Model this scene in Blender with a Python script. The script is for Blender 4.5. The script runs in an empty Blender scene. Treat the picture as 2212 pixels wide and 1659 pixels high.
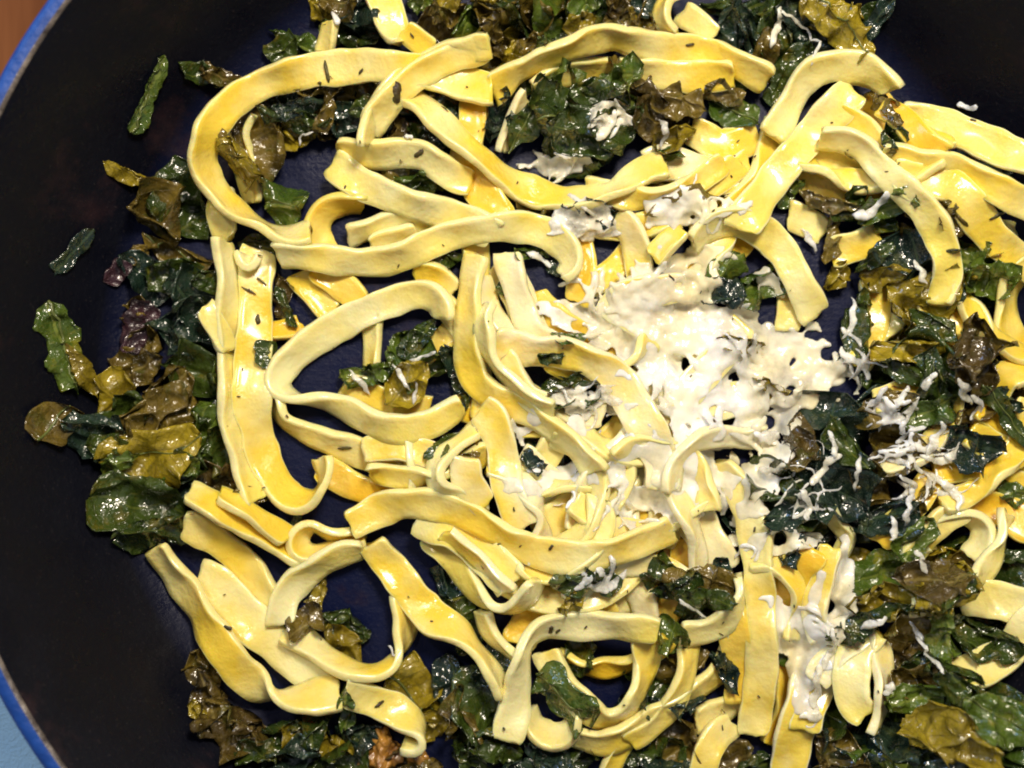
import bpy, bmesh, math, random
import numpy as np
from mathutils import Vector

random.seed(7); rng = np.random.default_rng(7)
SC = bpy.context.scene
COL = SC.collection
U = 0.00012            # metres per unit of the survey grid (1 grid unit = 0.12 mm)
CX, CY = 1106.0, 829.5 # point of the grid straight below the lens
DC = 2600.0            # lens height over the pan floor, grid units

# ------------------------------------------------------------------ camera, world, lights, exposure
cam = bpy.data.cameras.new('camera'); cam_o = bpy.data.objects.new('camera', cam); COL.objects.link(cam_o)
cam_o.location = (0, 0, DC*U); cam_o.rotation_euler = (0, 0, 0)
cam.sensor_width = 36; cam.lens = 36*DC/2212.0
cam.clip_start = 0.005; cam.clip_end = 20
cam.dof.use_dof = True; cam.dof.focus_distance = (DC-120)*U; cam.dof.aperture_fstop = 7.0
SC.camera = cam_o

world = bpy.data.worlds.new('World'); SC.world = world; world.use_nodes = True
wb = world.node_tree.nodes['Background']; wb.inputs[0].default_value = (0.55, 0.58, 0.70, 1); wb.inputs[1].default_value = 0.25

def area(name, loc, target, size, power, color, shape='DISK'):
    l = bpy.data.lights.new(name, 'AREA'); l.shape = shape; l.size = size; l.energy = power; l.color = color
    o = bpy.data.objects.new(name, l); COL.objects.link(o); o.location = loc
    o.rotation_euler = (Vector(target)-Vector(loc)).to_track_quat('-Z', 'Y').to_euler()
    return o
area('kitchen_lamp', (0.10, 0.25, 0.46), (0.02, 0, 0), 0.12, 3.05, (1.0, 0.88, 0.72))
area('hood_lamp', (-0.20, 0.26, 0.50), (0, 0, 0), 0.05, 0.9, (1.0, 0.86, 0.68))
area('window_light', (-0.62, 0.50, 0.34), (0, 0, 0.0), 0.34, 1.9, (0.32, 0.53, 1.0))
SC.view_settings.view_transform = 'Standard'; SC.view_settings.look = 'None'
SC.view_settings.exposure = 0.0; SC.view_settings.gamma = 1.0
SC.render.engine = 'CYCLES'
SC.cycles.max_bounces = 8; SC.cycles.filter_width = 1.9

# ------------------------------------------------------------------ helpers
def link(o, parent=None):
    COL.objects.link(o)
    if parent is not None: o.parent = parent
    return o
def mesh_obj(name, verts, faces, mat, parent=None, uv=None, smooth=True):
    """verts in grid units (x right, y up, z up); stored in metres round their own base point"""
    v = np.asarray(verts, float)
    base = np.array([v[:, 0].mean(), v[:, 1].mean(), v[:, 2].min()]) if parent is None else np.zeros(3)
    if parent is not None:
        base = np.array(parent.get('_b', (0, 0, 0)))
    m = bpy.data.meshes.new(name)
    m.from_pydata(((v-base)*U).tolist(), [], faces)
    if uv is not None:
        lay = m.uv_layers.new(name='uv')
        li = np.empty(len(m.loops), dtype=np.int32); m.loops.foreach_get('vertex_index', li)
        lay.data.foreach_set('uv', np.asarray(uv, float)[li].ravel())
    m.materials.append(mat)
    if smooth: m.polygons.foreach_set('use_smooth', [True]*len(m.polygons))
    bm = bmesh.new(); bm.from_mesh(m); bmesh.ops.recalc_face_normals(bm, faces=bm.faces); bm.to_mesh(m); bm.free()
    m.update()
    o = bpy.data.objects.new(name, m)
    link(o, parent)
    if parent is None:
        o.location = base*U; o['_b'] = base.tolist()
    return o
def tag(o, label=None, cat=None, group=None, kind=None):
    if label: o['label'] = label
    if cat: o['category'] = cat
    if group: o['group'] = group
    if kind: o['kind'] = kind
    return o
def grid_faces(n, m, closed=False):
    f = []
    mm = m if closed else m-1
    for i in range(n-1):
        for j in range(mm):
            a = i*m+j; b = i*m+(j+1) % m
            f.append((a, b, b+m, a+m))
    return f

# ------------------------------------------------------------------ materials
def mat_new(name):
    m = bpy.data.materials.new(name); m.use_nodes = True
    nt = m.node_tree; return m, nt, nt.nodes['Principled BSDF']
def N_(nt, t, **kw):
    n = nt.nodes.new(t)
    for k, v in kw.items(): setattr(n, k, v)
    return n
def ramp(nt, src, stops):
    r = nt.nodes.new('ShaderNodeValToRGB'); el = r.color_ramp.elements
    while len(el) < len(stops): el.new(0.5)
    for e, (p, c) in zip(el, stops):
        e.position = p; e.color = (c, c, c, 1) if not isinstance(c, tuple) else (*c, 1)
    nt.links.new(src, r.inputs[0]); return r.outputs[0]
def noise(nt, scale, detail=3, vec=None, rough=0.5):
    n = nt.nodes.new('ShaderNodeTexNoise'); n.inputs['Scale'].default_value = scale
    n.inputs['Detail'].default_value = detail; n.inputs['Roughness'].default_value = rough
    if vec is not None: nt.links.new(vec, n.inputs['Vector'])
    return n.outputs[0]
def mixc(nt, f, a, b):
    n = nt.nodes.new('ShaderNodeMix'); n.data_type = 'RGBA'
    for s, v in ((0, f), (6, a), (7, b)):
        if isinstance(v, (float, int)): n.inputs[s].default_value = v
        elif isinstance(v, tuple): n.inputs[s].default_value = (*v, 1)
        else: nt.links.new(v, n.inputs[s])
    return n.outputs[2]
def mth(nt, op, a, b=None, c=None):
    n = nt.nodes.new('ShaderNodeMath'); n.operation = op
    for i, v in enumerate((a, b, c)):
        if v is None: continue
        if isinstance(v, (float, int)): n.inputs[i].default_value = v
        else: nt.links.new(v, n.inputs[i])
    return n.outputs[0]
def geo_pos(nt):
    g = nt.nodes.new('ShaderNodeNewGeometry'); return g.outputs['Position']
def bump(nt, h, strength, dist, normal=None):
    b = nt.nodes.new('ShaderNodeBump'); b.inputs['Strength'].default_value = strength; b.inputs['Distance'].default_value = dist
    nt.links.new(h, b.inputs['Height'])
    if normal is not None: nt.links.new(normal, b.inputs['Normal'])
    return b.outputs[0]

def noodle_mat(name, yellow, cream, coat_lo, coat_hi):
    m, nt, p = mat_new(name)
    pos = geo_pos(nt)
    n1 = noise(nt, 46, 4, pos, 0.5); n2 = noise(nt, 260, 3, pos)
    uvn = nt.nodes.new('ShaderNodeUVMap'); uvn.uv_map = 'uv'
    sep = nt.nodes.new('ShaderNodeSeparateXYZ'); nt.links.new(uvn.outputs[0], sep.inputs[0])
    edge = mth(nt, 'ABSOLUTE', mth(nt, 'SUBTRACT', sep.outputs[1], 0.5))
    edge = ramp(nt, edge, [(0.43, 0.0), (0.478, 0.95)])
    mix1 = ramp(nt, n1, [(coat_lo, 0.0), (coat_hi, 1.0)])
    f = mth(nt, 'MAXIMUM', mix1, edge)
    f = mth(nt, 'ADD', f, mth(nt, 'MULTIPLY', mth(nt, 'SUBTRACT', n2, 0.5), 0.25))
    c = mixc(nt, f, yellow, cream)
    nt.links.new(c, p.inputs['Base Color'])
    rr = ramp(nt, noise(nt, 130, 5, pos, 0.6), [(0.38, 0.14), (0.60, 0.50)]); nt.links.new(rr, p.inputs['Roughness'])
    p.inputs['Subsurface Weight'].default_value = 0.55
    p.inputs['Subsurface Radius'].default_value = (1.0, 0.62, 0.12); p.inputs['Subsurface Scale'].default_value = 0.0020
    p.inputs['IOR'].default_value = 1.42
    p.inputs['Coat Weight'].default_value = 0.6; p.inputs['Coat Roughness'].default_value = 0.16
    h = mth(nt, 'ADD', mth(nt, 'MULTIPLY', noise(nt, 150, 3, pos), 1.3), mth(nt, 'ADD', mth(nt, 'MULTIPLY', noise(nt, 1300, 2, pos), 0.16), mth(nt, 'MULTIPLY', noise(nt, 420, 3, pos), 0.45)))
    nt.links.new(bump(nt, h, 0.45, 0.0013), p.inputs['Normal'])
    return m
YEL = (0.86, 0.57, 0.085); CRE = (0.90, 0.80, 0.42)
M_ND = {
 'y': noodle_mat('noodle_yellow', (0.87, 0.64, 0.065), (0.89, 0.79, 0.34), 0.42, 0.64),
 'p': noodle_mat('noodle_pale', (0.87, 0.71, 0.14), (0.89, 0.82, 0.42), 0.38, 0.62),
 'o': noodle_mat('noodle_deep', (0.87, 0.56, 0.035), (0.88, 0.72, 0.18), 0.46, 0.72),
 'c': noodle_mat('noodle_creamy', (0.88, 0.67, 0.095), (0.90, 0.82, 0.50), 0.41, 0.59),
}
def leaf_mat(name, c1, c2, c3, vein):
    m, nt, p = mat_new(name)
    pos = geo_pos(nt)
    oi = nt.nodes.new('ShaderNodeObjectInfo')
    uvn = nt.nodes.new('ShaderNodeUVMap'); uvn.uv_map = 'uv'
    sep = nt.nodes.new('ShaderNodeSeparateXYZ'); nt.links.new(uvn.outputs[0], sep.inputs[0])
    u, v = sep.outputs[0], sep.outputs[1]       # u along, v across, both in mm, midrib at v = 0
    av = mth(nt, 'ABSOLUTE', v)
    wob = mth(nt, 'MULTIPLY', mth(nt, 'SUBTRACT', noise(nt, 160, 2, pos), 0.5), 1.6)
    mid = mth(nt, 'LESS_THAN', av, 0.22)
    s = mth(nt, 'ADD', mth(nt, 'SUBTRACT', mth(nt, 'MULTIPLY', u, 1.35), av), wob)
    sv = mth(nt, 'ABSOLUTE', mth(nt, 'SINE', s)); sv = ramp(nt, sv, [(0.0, 1.0), (0.10, 0.0)])
    vo = nt.nodes.new('ShaderNodeTexVoronoi'); vo.feature = 'DISTANCE_TO_EDGE'; vo.inputs['Scale'].default_value = 620
    nt.links.new(pos, vo.inputs['Vector']); fv = ramp(nt, vo.outputs[0], [(0.0, 1.0), (0.09, 0.0)])
    veins = mth(nt, 'MAXIMUM', mth(nt, 'MAXIMUM', mid, mth(nt, 'MULTIPLY', sv, 0.6)), mth(nt, 'MULTIPLY', fv, 0.22))
    n1 = noise(nt, 110, 4, pos, 0.6)
    f1 = ramp(nt, mth(nt, 'ADD', n1, mth(nt, 'MULTIPLY', mth(nt, 'SUBTRACT', oi.outputs['Random'], 0.5), 0.25)), [(0.38, 0.0), (0.62, 1.0)])
    c = mixc(nt, f1, c1, c2)
    f2 = ramp(nt, noise(nt, 190, 4, pos, 0.65), [(0.55, 0.0), (0.68, 0.8)])
    c = mixc(nt, f2, c, c3)
    c = mixc(nt, mth(nt, 'MULTIPLY', veins, 0.5), c, vein)
    nt.links.new(c, p.inputs['Base Color'])
    rr = ramp(nt, noise(nt, 200, 3, pos), [(0.35, 0.14), (0.65, 0.34)]); nt.links.new(rr, p.inputs['Roughness'])
    p.inputs['IOR'].default_value = 1.6
    p.inputs['Coat Weight'].default_value = 1.0; p.inputs['Coat Roughness'].default_value = 0.13; p.inputs['Coat IOR'].default_value = 1.7
    h = mth(nt, 'ADD', mth(nt, 'MULTIPLY', noise(nt, 170, 3, pos, 0.42), 1.0), mth(nt, 'MULTIPLY', veins, 0.10))
    bn = bump(nt, h, 1.0, 0.0026); nt.links.new(bn, p.inputs['Normal']); nt.links.new(bn, p.inputs['Coat Normal'])
    # wet leaves let a little light through
    tr = nt.nodes.new('ShaderNodeBsdfTranslucent'); nt.links.new(c, tr.inputs[0])
    ms = nt.nodes.new('ShaderNodeMixShader'); ms.inputs[0].default_value = 0.30
    out = nt.nodes['Material Output']
    nt.links.new(p.outputs[0], ms.inputs[1]); nt.links.new(tr.outputs[0], ms.inputs[2]); nt.links.new(ms.outputs[0], out.inputs[0])
    return m
M_LF = {
 'g': leaf_mat('leaf_dark_green', (0.028, 0.055, 0.010), (0.065, 0.105, 0.014), (0.19, 0.16, 0.016), (0.20, 0.24, 0.04)),
 'm': leaf_mat('leaf_green', (0.065, 0.125, 0.014), (0.13, 0.20, 0.020), (0.27, 0.25, 0.020), (0.36, 0.42, 0.08)),
 'o': leaf_mat('leaf_olive', (0.32, 0.24, 0.016), (0.52, 0.40, 0.024), (0.17, 0.15, 0.014), (0.14, 0.10, 0.018)),
 'b': leaf_mat('leaf_brown', (0.10, 0.066, 0.014), (0.24, 0.17, 0.024), (0.10, 0.11, 0.016), (0.38, 0.30, 0.09)),
 't': leaf_mat('leaf_blue_green', (0.013, 0.032, 0.024), (0.030, 0.060, 0.036), (0.09, 0.11, 0.03), (0.10, 0.16, 0.08)),
}
COLNAME = {'g': 'dark green', 'm': 'green', 'o': 'olive yellow', 'b': 'brown', 't': 'blackish'}
def simple_mat(name, col, rough=0.5, sss=0.0, coat=0.0, bstr=0.0, bscale=300, c2=None, cscale=150):
    m, nt, p = mat_new(name); pos = geo_pos(nt)
    if c2: nt.links.new(mixc(nt, ramp(nt, noise(nt, cscale, 4, pos), [(0.35, 0.0), (0.65, 1.0)]), col, c2), p.inputs['Base Color'])
    else: p.inputs['Base Color'].default_value = (*col, 1)
    p.inputs['Roughness'].default_value = rough
    if sss:
        p.inputs['Subsurface Weight'].default_value = sss; p.inputs['Subsurface Radius'].default_value = (1, .8, .55); p.inputs['Subsurface Scale'].default_value = 0.0016
    p.inputs['Coat Weight'].default_value = coat; p.inputs['Coat Roughness'].default_value = 0.1
    if bstr: nt.links.new(bump(nt, noise(nt, bscale, 4, pos), bstr, 0.001), p.inputs['Normal'])
    return m
def cheese_mat(name, c1, c2, lo, hi, sc):
    m = simple_mat(name, c1, 0.22, 0.6, 0.5, 0.25, 300, c2, 60); nt = m.node_tree; p = nt.nodes['Principled BSDF']; pos = geo_pos(nt)
    nt.links.new(ramp(nt, noise(nt, sc, 5, pos, 0.62), [(0.38, lo), (0.54, hi)]), p.inputs['Alpha'])   # thin molten film: what lies under it shows through in places
    return m
M_CH = cheese_mat('melted_cheese', (0.94, 0.83, 0.52), (0.92, 0.91, 0.85), 0.60, 1.0, 70)
M_SH = cheese_mat('cheese_shred', (0.86, 0.85, 0.79), (0.88, 0.82, 0.62), 0.4, 1.0, 220)
M_FL = simple_mat('herb_fleck', (0.035, 0.018, 0.008), 0.45, 0, 0, 0.4, 900, (0.10, 0.085, 0.02), 400)
M_ST = simple_mat('leaf_stem', (0.16, 0.20, 0.05), 0.3, 0.2, 0.3, 0.4, 500, (0.10, 0.12, 0.03), 200)
M_CR = simple_mat('browned_crumb', (0.55, 0.28, 0.05), 0.3, 0.3, 0.5, 0.9, 350, (0.25, 0.11, 0.02), 250)

# cast iron: nearly black, seasoned, with brown residue and fine specks
def iron_mat():
    m, nt, p = mat_new('seasoned_iron'); pos = geo_pos(nt)
    n1 = ramp(nt, noise(nt, 30, 6, pos, 0.68), [(0.57, 0.0), (0.74, 1.0)])
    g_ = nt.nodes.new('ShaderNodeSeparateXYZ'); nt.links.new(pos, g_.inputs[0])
    floor_f = ramp(nt, mth(nt, 'MULTIPLY', g_.outputs[2], 1/(200*U)), [(0.0, 0.0), (0.25, 1.0)])   # blue reflection on the flat floor, painted into the base colour
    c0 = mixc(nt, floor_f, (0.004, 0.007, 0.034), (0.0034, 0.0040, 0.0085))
    c = mixc(nt, n1, c0, (0.026, 0.013, 0.016))
    sp = ramp(nt, noise(nt, 1400, 2, pos), [(0.66, 0.0), (0.72, 1.0)])
    c = mixc(nt, mth(nt, 'MULTIPLY', sp, 0.16), c, (0.09, 0.075, 0.07))
    nt.links.new(c, p.inputs['Base Color'])
    nt.links.new(ramp(nt, noise(nt, 38, 7, pos, 0.7), [(0.38, 0.22), (0.62, 0.62)]), p.inputs['Roughness'])
    p.inputs['Specular IOR Level'].default_value = 0.16
    nt.links.new(bump(nt, noise(nt, 700, 5, pos, 0.6), 0.5, 0.0005), p.inputs['Normal'])
    return m
M_IRON = iron_mat()
M_ENAM = simple_mat('blue_enamel', (0.004, 0.045, 0.24), 0.5, 0, 0.05, 0.4, 500, (0.008, 0.065, 0.32), 200)
M_CHIP = simple_mat('worn_rim_metal', (0.22, 0.19, 0.17), 0.4, 0, 0, 0.8, 420, (0.05, 0.04, 0.04), 260)
M_RES = simple_mat('burnt_residue', (0.055, 0.022, 0.030), 0.25, 0, 0.8, 1.0, 600, (0.022, 0.012, 0.014), 200)
M_CLOTH = simple_mat('pale_blue_cloth', (0.42, 0.72, 0.96), 0.8, 0, 0, 0.5, 1500, (0.48, 0.78, 0.97), 60)
def wood_mat():
    m, nt, p = mat_new('reddish_wood'); pos = geo_pos(nt)
    mp = nt.nodes.new('ShaderNodeMapping'); mp.inputs['Scale'].default_value = (60, 6, 6); mp.inputs['Rotation'].default_value = (0, 0, 0.5)
    nt.links.new(pos, mp.inputs['Vector'])
    n = noise(nt, 1.0, 6, mp.outputs[0], 0.6)
    c = mixc(nt, ramp(nt, n, [(0.3, 0.0), (0.7, 1.0)]), (0.085, 0.026, 0.009), (0.20, 0.075, 0.026))
    nt.links.new(c, p.inputs['Base Color']); p.inputs['Roughness'].default_value = 0.8; p.inputs['Specular IOR Level'].default_value = 0.1
    nt.links.new(bump(nt, n, 0.2, 0.001), p.inputs['Normal'])
    return m
M_WOOD = wood_mat()

# ------------------------------------------------------------------ table and skillet
tbl_z = -48
s = 9000
tb = mesh_obj('table', [(-s, -s, tbl_z), (s, -s, tbl_z), (s, s, tbl_z), (-s, s, tbl_z), (-s, -s, tbl_z-300), (s, -s, tbl_z-300), (s, s, tbl_z-300), (-s, s, tbl_z-300)],
              [(0, 1, 2, 3), (0, 4, 5, 1), (1, 5, 6, 2), (2, 6, 7, 3), (3, 7, 4, 0), (7, 6, 5, 4)], M_WOOD, smooth=False)
tag(tb, 'reddish brown wooden table showing past the upper left of the skillet', None, None, 'structure')

PX, PY = 123.0, -5.0          # pan centre, grid units from the lens axis (y up)
PROF = [(0, 0), (400, 0), (800, 0), (925, 2), (965, 12), (1000, 38), (1035, 90), (1085, 190), (1135, 290), (1170, 360)]
def pan_z(x, y):
    r = np.hypot(np.asarray(x)-PX, np.asarray(y)-PY)
    return np.interp(r, [a for a, b in PROF], [b for a, b in PROF])
def lathe(name, prof, mat, parent, n=160):
    a = np.linspace(0, 2*np.pi, n, endpoint=False)
    V = []
    for r, z in prof:
        V += [(PX+max(r, .01)*math.cos(t), PY+max(r, .01)*math.sin(t), z) for t in a]
    f = grid_faces(len(prof), n, True)
    return mesh_obj(name, V, f, mat, parent)
pan = bpy.data.objects.new('skillet', None); link(pan); pan.location = (PX*U, PY*U, tbl_z*U); pan['_b'] = (PX, PY, tbl_z)
tag(pan, 'large black cast iron skillet with a blue enamel rim holding all the pasta', 'skillet')
lathe('cooking_surface', PROF+[(1180, 374)], M_IRON, pan)
lathe('worn_edge', [(1180, 374), (1182, 379), (1186, 381)], M_CHIP, pan)
lathe('enamel_rim', [(1186, 381), (1194, 383), (1204, 382), (1213, 376), (1217, 366), (1216, 350), (1205, 340)], M_ENAM, pan)
lathe('outer_wall', [(1205, 340), (1165, 280), (1080, 60), (1040, 0), (980, -40), (900, -46), (0, -46)], M_ENAM, pan)

# folded cloth lying on the table past the lower left rim
def cloth():
    n, V = 26, []
    for i in range(n):
        for j in range(n):
            x = -1950+i*38; y = -1650+j*40
            V.append((x, y, tbl_z+16+6*math.sin(i*.7+j*.2)+5*math.sin(j*.5)))
    top = len(V)
    V += [(a, b, c-12) for a, b, c in V]
    f = grid_faces(n, n); f += [tuple(top+q for q in reversed(t)) for t in grid_faces(n, n)]
    ring = [i*n for i in range(n)]+[(n-1)*n+j for j in range(1, n)]+[i*n+n-1 for i in range(n-2, -1, -1)]+[j for j in range(n-2, 0, -1)]
    for k in range(len(ring)):
        a, b = ring[k], ring[(k+1) % len(ring)]; f.append((a, b, b+top, a+top))
    o = mesh_obj('kitchen_cloth', V, f, M_CLOTH)
    tag(o, 'bright pale blue cloth just past the skillet rim at the lower left corner', 'cloth')
cloth()

# ------------------------------------------------------------------ height survey of the heap (what has been laid so far)
CELL = 4.0
GX0, GY0, GNX, GNY = -1300.0, -1000.0, 650, 500
gx = GX0+(np.arange(GNX)+.5)*CELL; gy = GY0+(np.arange(GNY)+.5)*CELL
HM = pan_z(*np.meshgrid(gx, gy, indexing='ij')); OWN = np.full(HM.shape, -1, int); OBJ = []
def cells(x, y):
    return (np.clip(((np.asarray(x)-GX0)/CELL).astype(int), 0, GNX-1), np.clip(((np.asarray(y)-GY0)/CELL).astype(int), 0, GNY-1))
def hq(x, y): i, j = cells(x, y); return HM[i, j]
def stamp(x, y, z, oid):
    i, j = cells(np.ravel(x), np.ravel(y)); z = np.ravel(z)
    o = np.argsort(z, kind='stable'); i, j, z = i[o], j[o], z[o]
    k = z > HM[i, j]; i, j, z = i[k], j[k], z[k]
    HM[i, j] = z; OWN[i, j] = oid
def place(dx, dy, z):
    """a sighting (dx, dy) of a point at height z -> grid x, y"""
    k = 1-np.asarray(z)/DC
    return (np.asarray(dx)-CX)*k, -(np.asarray(dy)-CY)*k
def settle(dx, dy, extra=0.0):
    """height at which a sighting meets the heap"""
    dx = np.atleast_1d(np.asarray(dx, float)); dy = np.atleast_1d(np.asarray(dy, float)); out = np.full(dx.shape, np.nan)
    for z in np.arange(420, -1, -4.0):
        x, y = place(dx, dy, z); hit = np.isnan(out) & (hq(x, y) >= z); out[hit] = z
    return np.nan_to_num(out, nan=0.0)
def spline(P, step=8.0):
    P = np.asarray(P, float)
    Q = np.vstack([2*P[0]-P[1], P, 2*P[-1]-P[-2]])
    out = []
    for i in range(1, len(Q)-2):
        L = np.hypot(*(Q[i+1]-Q[i])[:2]); n = max(2, int(L/step))
        t = (np.arange(n)/n)[:, None]
        p0, p1, p2, p3 = Q[i-1], Q[i], Q[i+1], Q[i+2]
        out.append(.5*((2*p1)+(-p0+p2)*t+(2*p0-5*p1+4*p2-p3)*t**2+(-p0+3*p1-3*p2+p3)*t**3))
    out.append(P[-1:]); return np.vstack(out)
def gsm(a, sig):
    if len(a) < 4: return a
    r = int(3*sig)+1; k = np.exp(-.5*(np.arange(-r, r+1)/sig)**2); k /= k.sum()
    return np.convolve(np.pad(a, r, mode='edge'), k, mode='valid')

NOODLE_GROUP = 'fettuccine noodles heaped in the skillet'
SQ = 0.80     # noodles sag into the gaps below them
def N(label, pts, W=78, T=18, m='y', lift=0, zmax=330):
    W = W*.83 if W < 90 else W*.80
    S = spline(pts); n = len(S); dx, dy, roll = S[:, 0], S[:, 1], np.radians(S[:, 2])
    ph = rng.uniform(0, 6.28, 6)
    sarc = np.concatenate([[0], np.cumsum(np.hypot(np.diff(dx), np.diff(dy)))])
    roll = roll+0.15*np.sin(sarc/38+ph[0])+0.10*np.sin(sarc/19+ph[1])
    Wv = W*(1+0.07*np.sin(sarc/55+ph[2])+0.04*np.sin(sarc/21+ph[3]))
    z = np.full(n, 40.0)
    vs = np.linspace(-1, 1, 9)
    for it in range(3):
        x, y = place(dx, dy, z)
        tx, ty = np.gradient(x), np.gradient(y); L = np.hypot(tx, ty)+1e-6; tx, ty = tx/L, ty/L
        lx, ly = -ty, tx
        req = np.full(n, -1e9)
        for v in vs:
            ox = v*Wv/2*np.cos(roll)
            h = hq(x+lx*ox, y+ly*ox)
            base = pan_z(x+lx*ox, y+ly*ox)
            h = base+(h-base)*SQ
            req = np.maximum(req, h-v*Wv/2*np.sin(roll)+T*.5)
        ds = np.abs(sarc[:, None]-sarc[None, :])
        zz = np.max(req[None, :]-0.45*ds, axis=1)
        zz = np.maximum(gsm(zz, 2.5), req-6)
        z = gsm(zz, 1.6)+lift
        z = np.minimum(z, zmax)
    x, y = place(dx, dy, z)
    x = gsm(x, 1.0); y = gsm(y, 1.0)
    tx, ty, tz = np.gradient(x), np.gradient(y), np.gradient(z)
    L = np.hypot(tx, ty)+1e-6; tx, ty, tz = tx/L, ty/L, tz/L
    lx, ly = -ty, tx
    cr, sr = np.cos(roll), np.sin(roll)
    side = np.stack([lx*cr, ly*cr, sr], 1)
    tan = np.stack([tx, ty, tz], 1); tan /= np.linalg.norm(tan, axis=1)[:, None]
    nor = np.cross(tan, side); nor /= np.linalg.norm(nor, axis=1)[:, None]
    # rounded-rectangle section, slightly cupped and swollen at the edges
    cs = []
    K = 7
    for k in range(K): cs.append((-.94+1.88*k/(K-1), 1.0))
    cs += [(1.0, .55), (1.0, -.55)]
    for k in range(K): cs.append((.94-1.88*k/(K-1), -1.0))
    cs += [(-1.0, -.55), (-1.0, .55)]
    C = np.stack([x, y, z], 1)
    cup = 0.045+0.04*np.sin(sarc/60+ph[4])
    sl0, sl1 = rng.uniform(-9, 9, 2); en0 = np.exp(-sarc/14); en1 = np.exp(-(sarc[-1]-sarc)/14)
    V = np.empty((n, len(cs), 3)); UV = np.empty((n, len(cs), 2))
    taper = np.ones(n); taper[0] = taper[-1] = .86; taper[1] = taper[-2] = .95
    for k, (a, b) in enumerate(cs):
        ruf = 1+(0.022*np.sin(sarc/9+ph[5]+a*2)+0.025*np.sin(sarc/16+ph[2]-a*3))*(abs(a) > .9)
        th = T/2*b*(1+0.12*np.sin(sarc/26+a*3+ph[0]))*(0.86+0.14*a*a)
        V[:, k] = C+tan*(a*(sl0*en0+sl1*en1)+2.5*np.sin(a*5+ph[1])*(en0+en1))[:, None]+side*(a*Wv/2*taper*ruf)[:, None]+nor*(th+cup*W*(a*a-.4))[:, None]
        UV[:, k, 0] = sarc/100; UV[:, k, 1] = (a+1)/2
    m_ = len(cs); V = V.reshape(-1, 3); UV = UV.reshape(-1, 2)
    f = grid_faces(n, m_, True)
    f.append(tuple(range(m_))); f.append(tuple((n-1)*m_+q for q in reversed(range(m_))))
    o = mesh_obj('fettuccine_noodle', V, f, M_ND[m], uv=UV)
    tag(o, label, 'noodle', NOODLE_GROUP)
    OBJ.append(o); oid = len(OBJ)-1
    ff = np.linspace(0, n-1, n*4); ii = np.arange(n)
    for v in np.linspace(-1, 1, 31):
        for sgn in (1,):
            P = C+side*(v*Wv/2)[:, None]
            px, py, pz = (np.interp(ff, ii, P[:, q]) for q in range(3))
            stamp(px, py, pz+T/2*np.abs(np.interp(ff, ii, cr)), oid)
    return o

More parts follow.
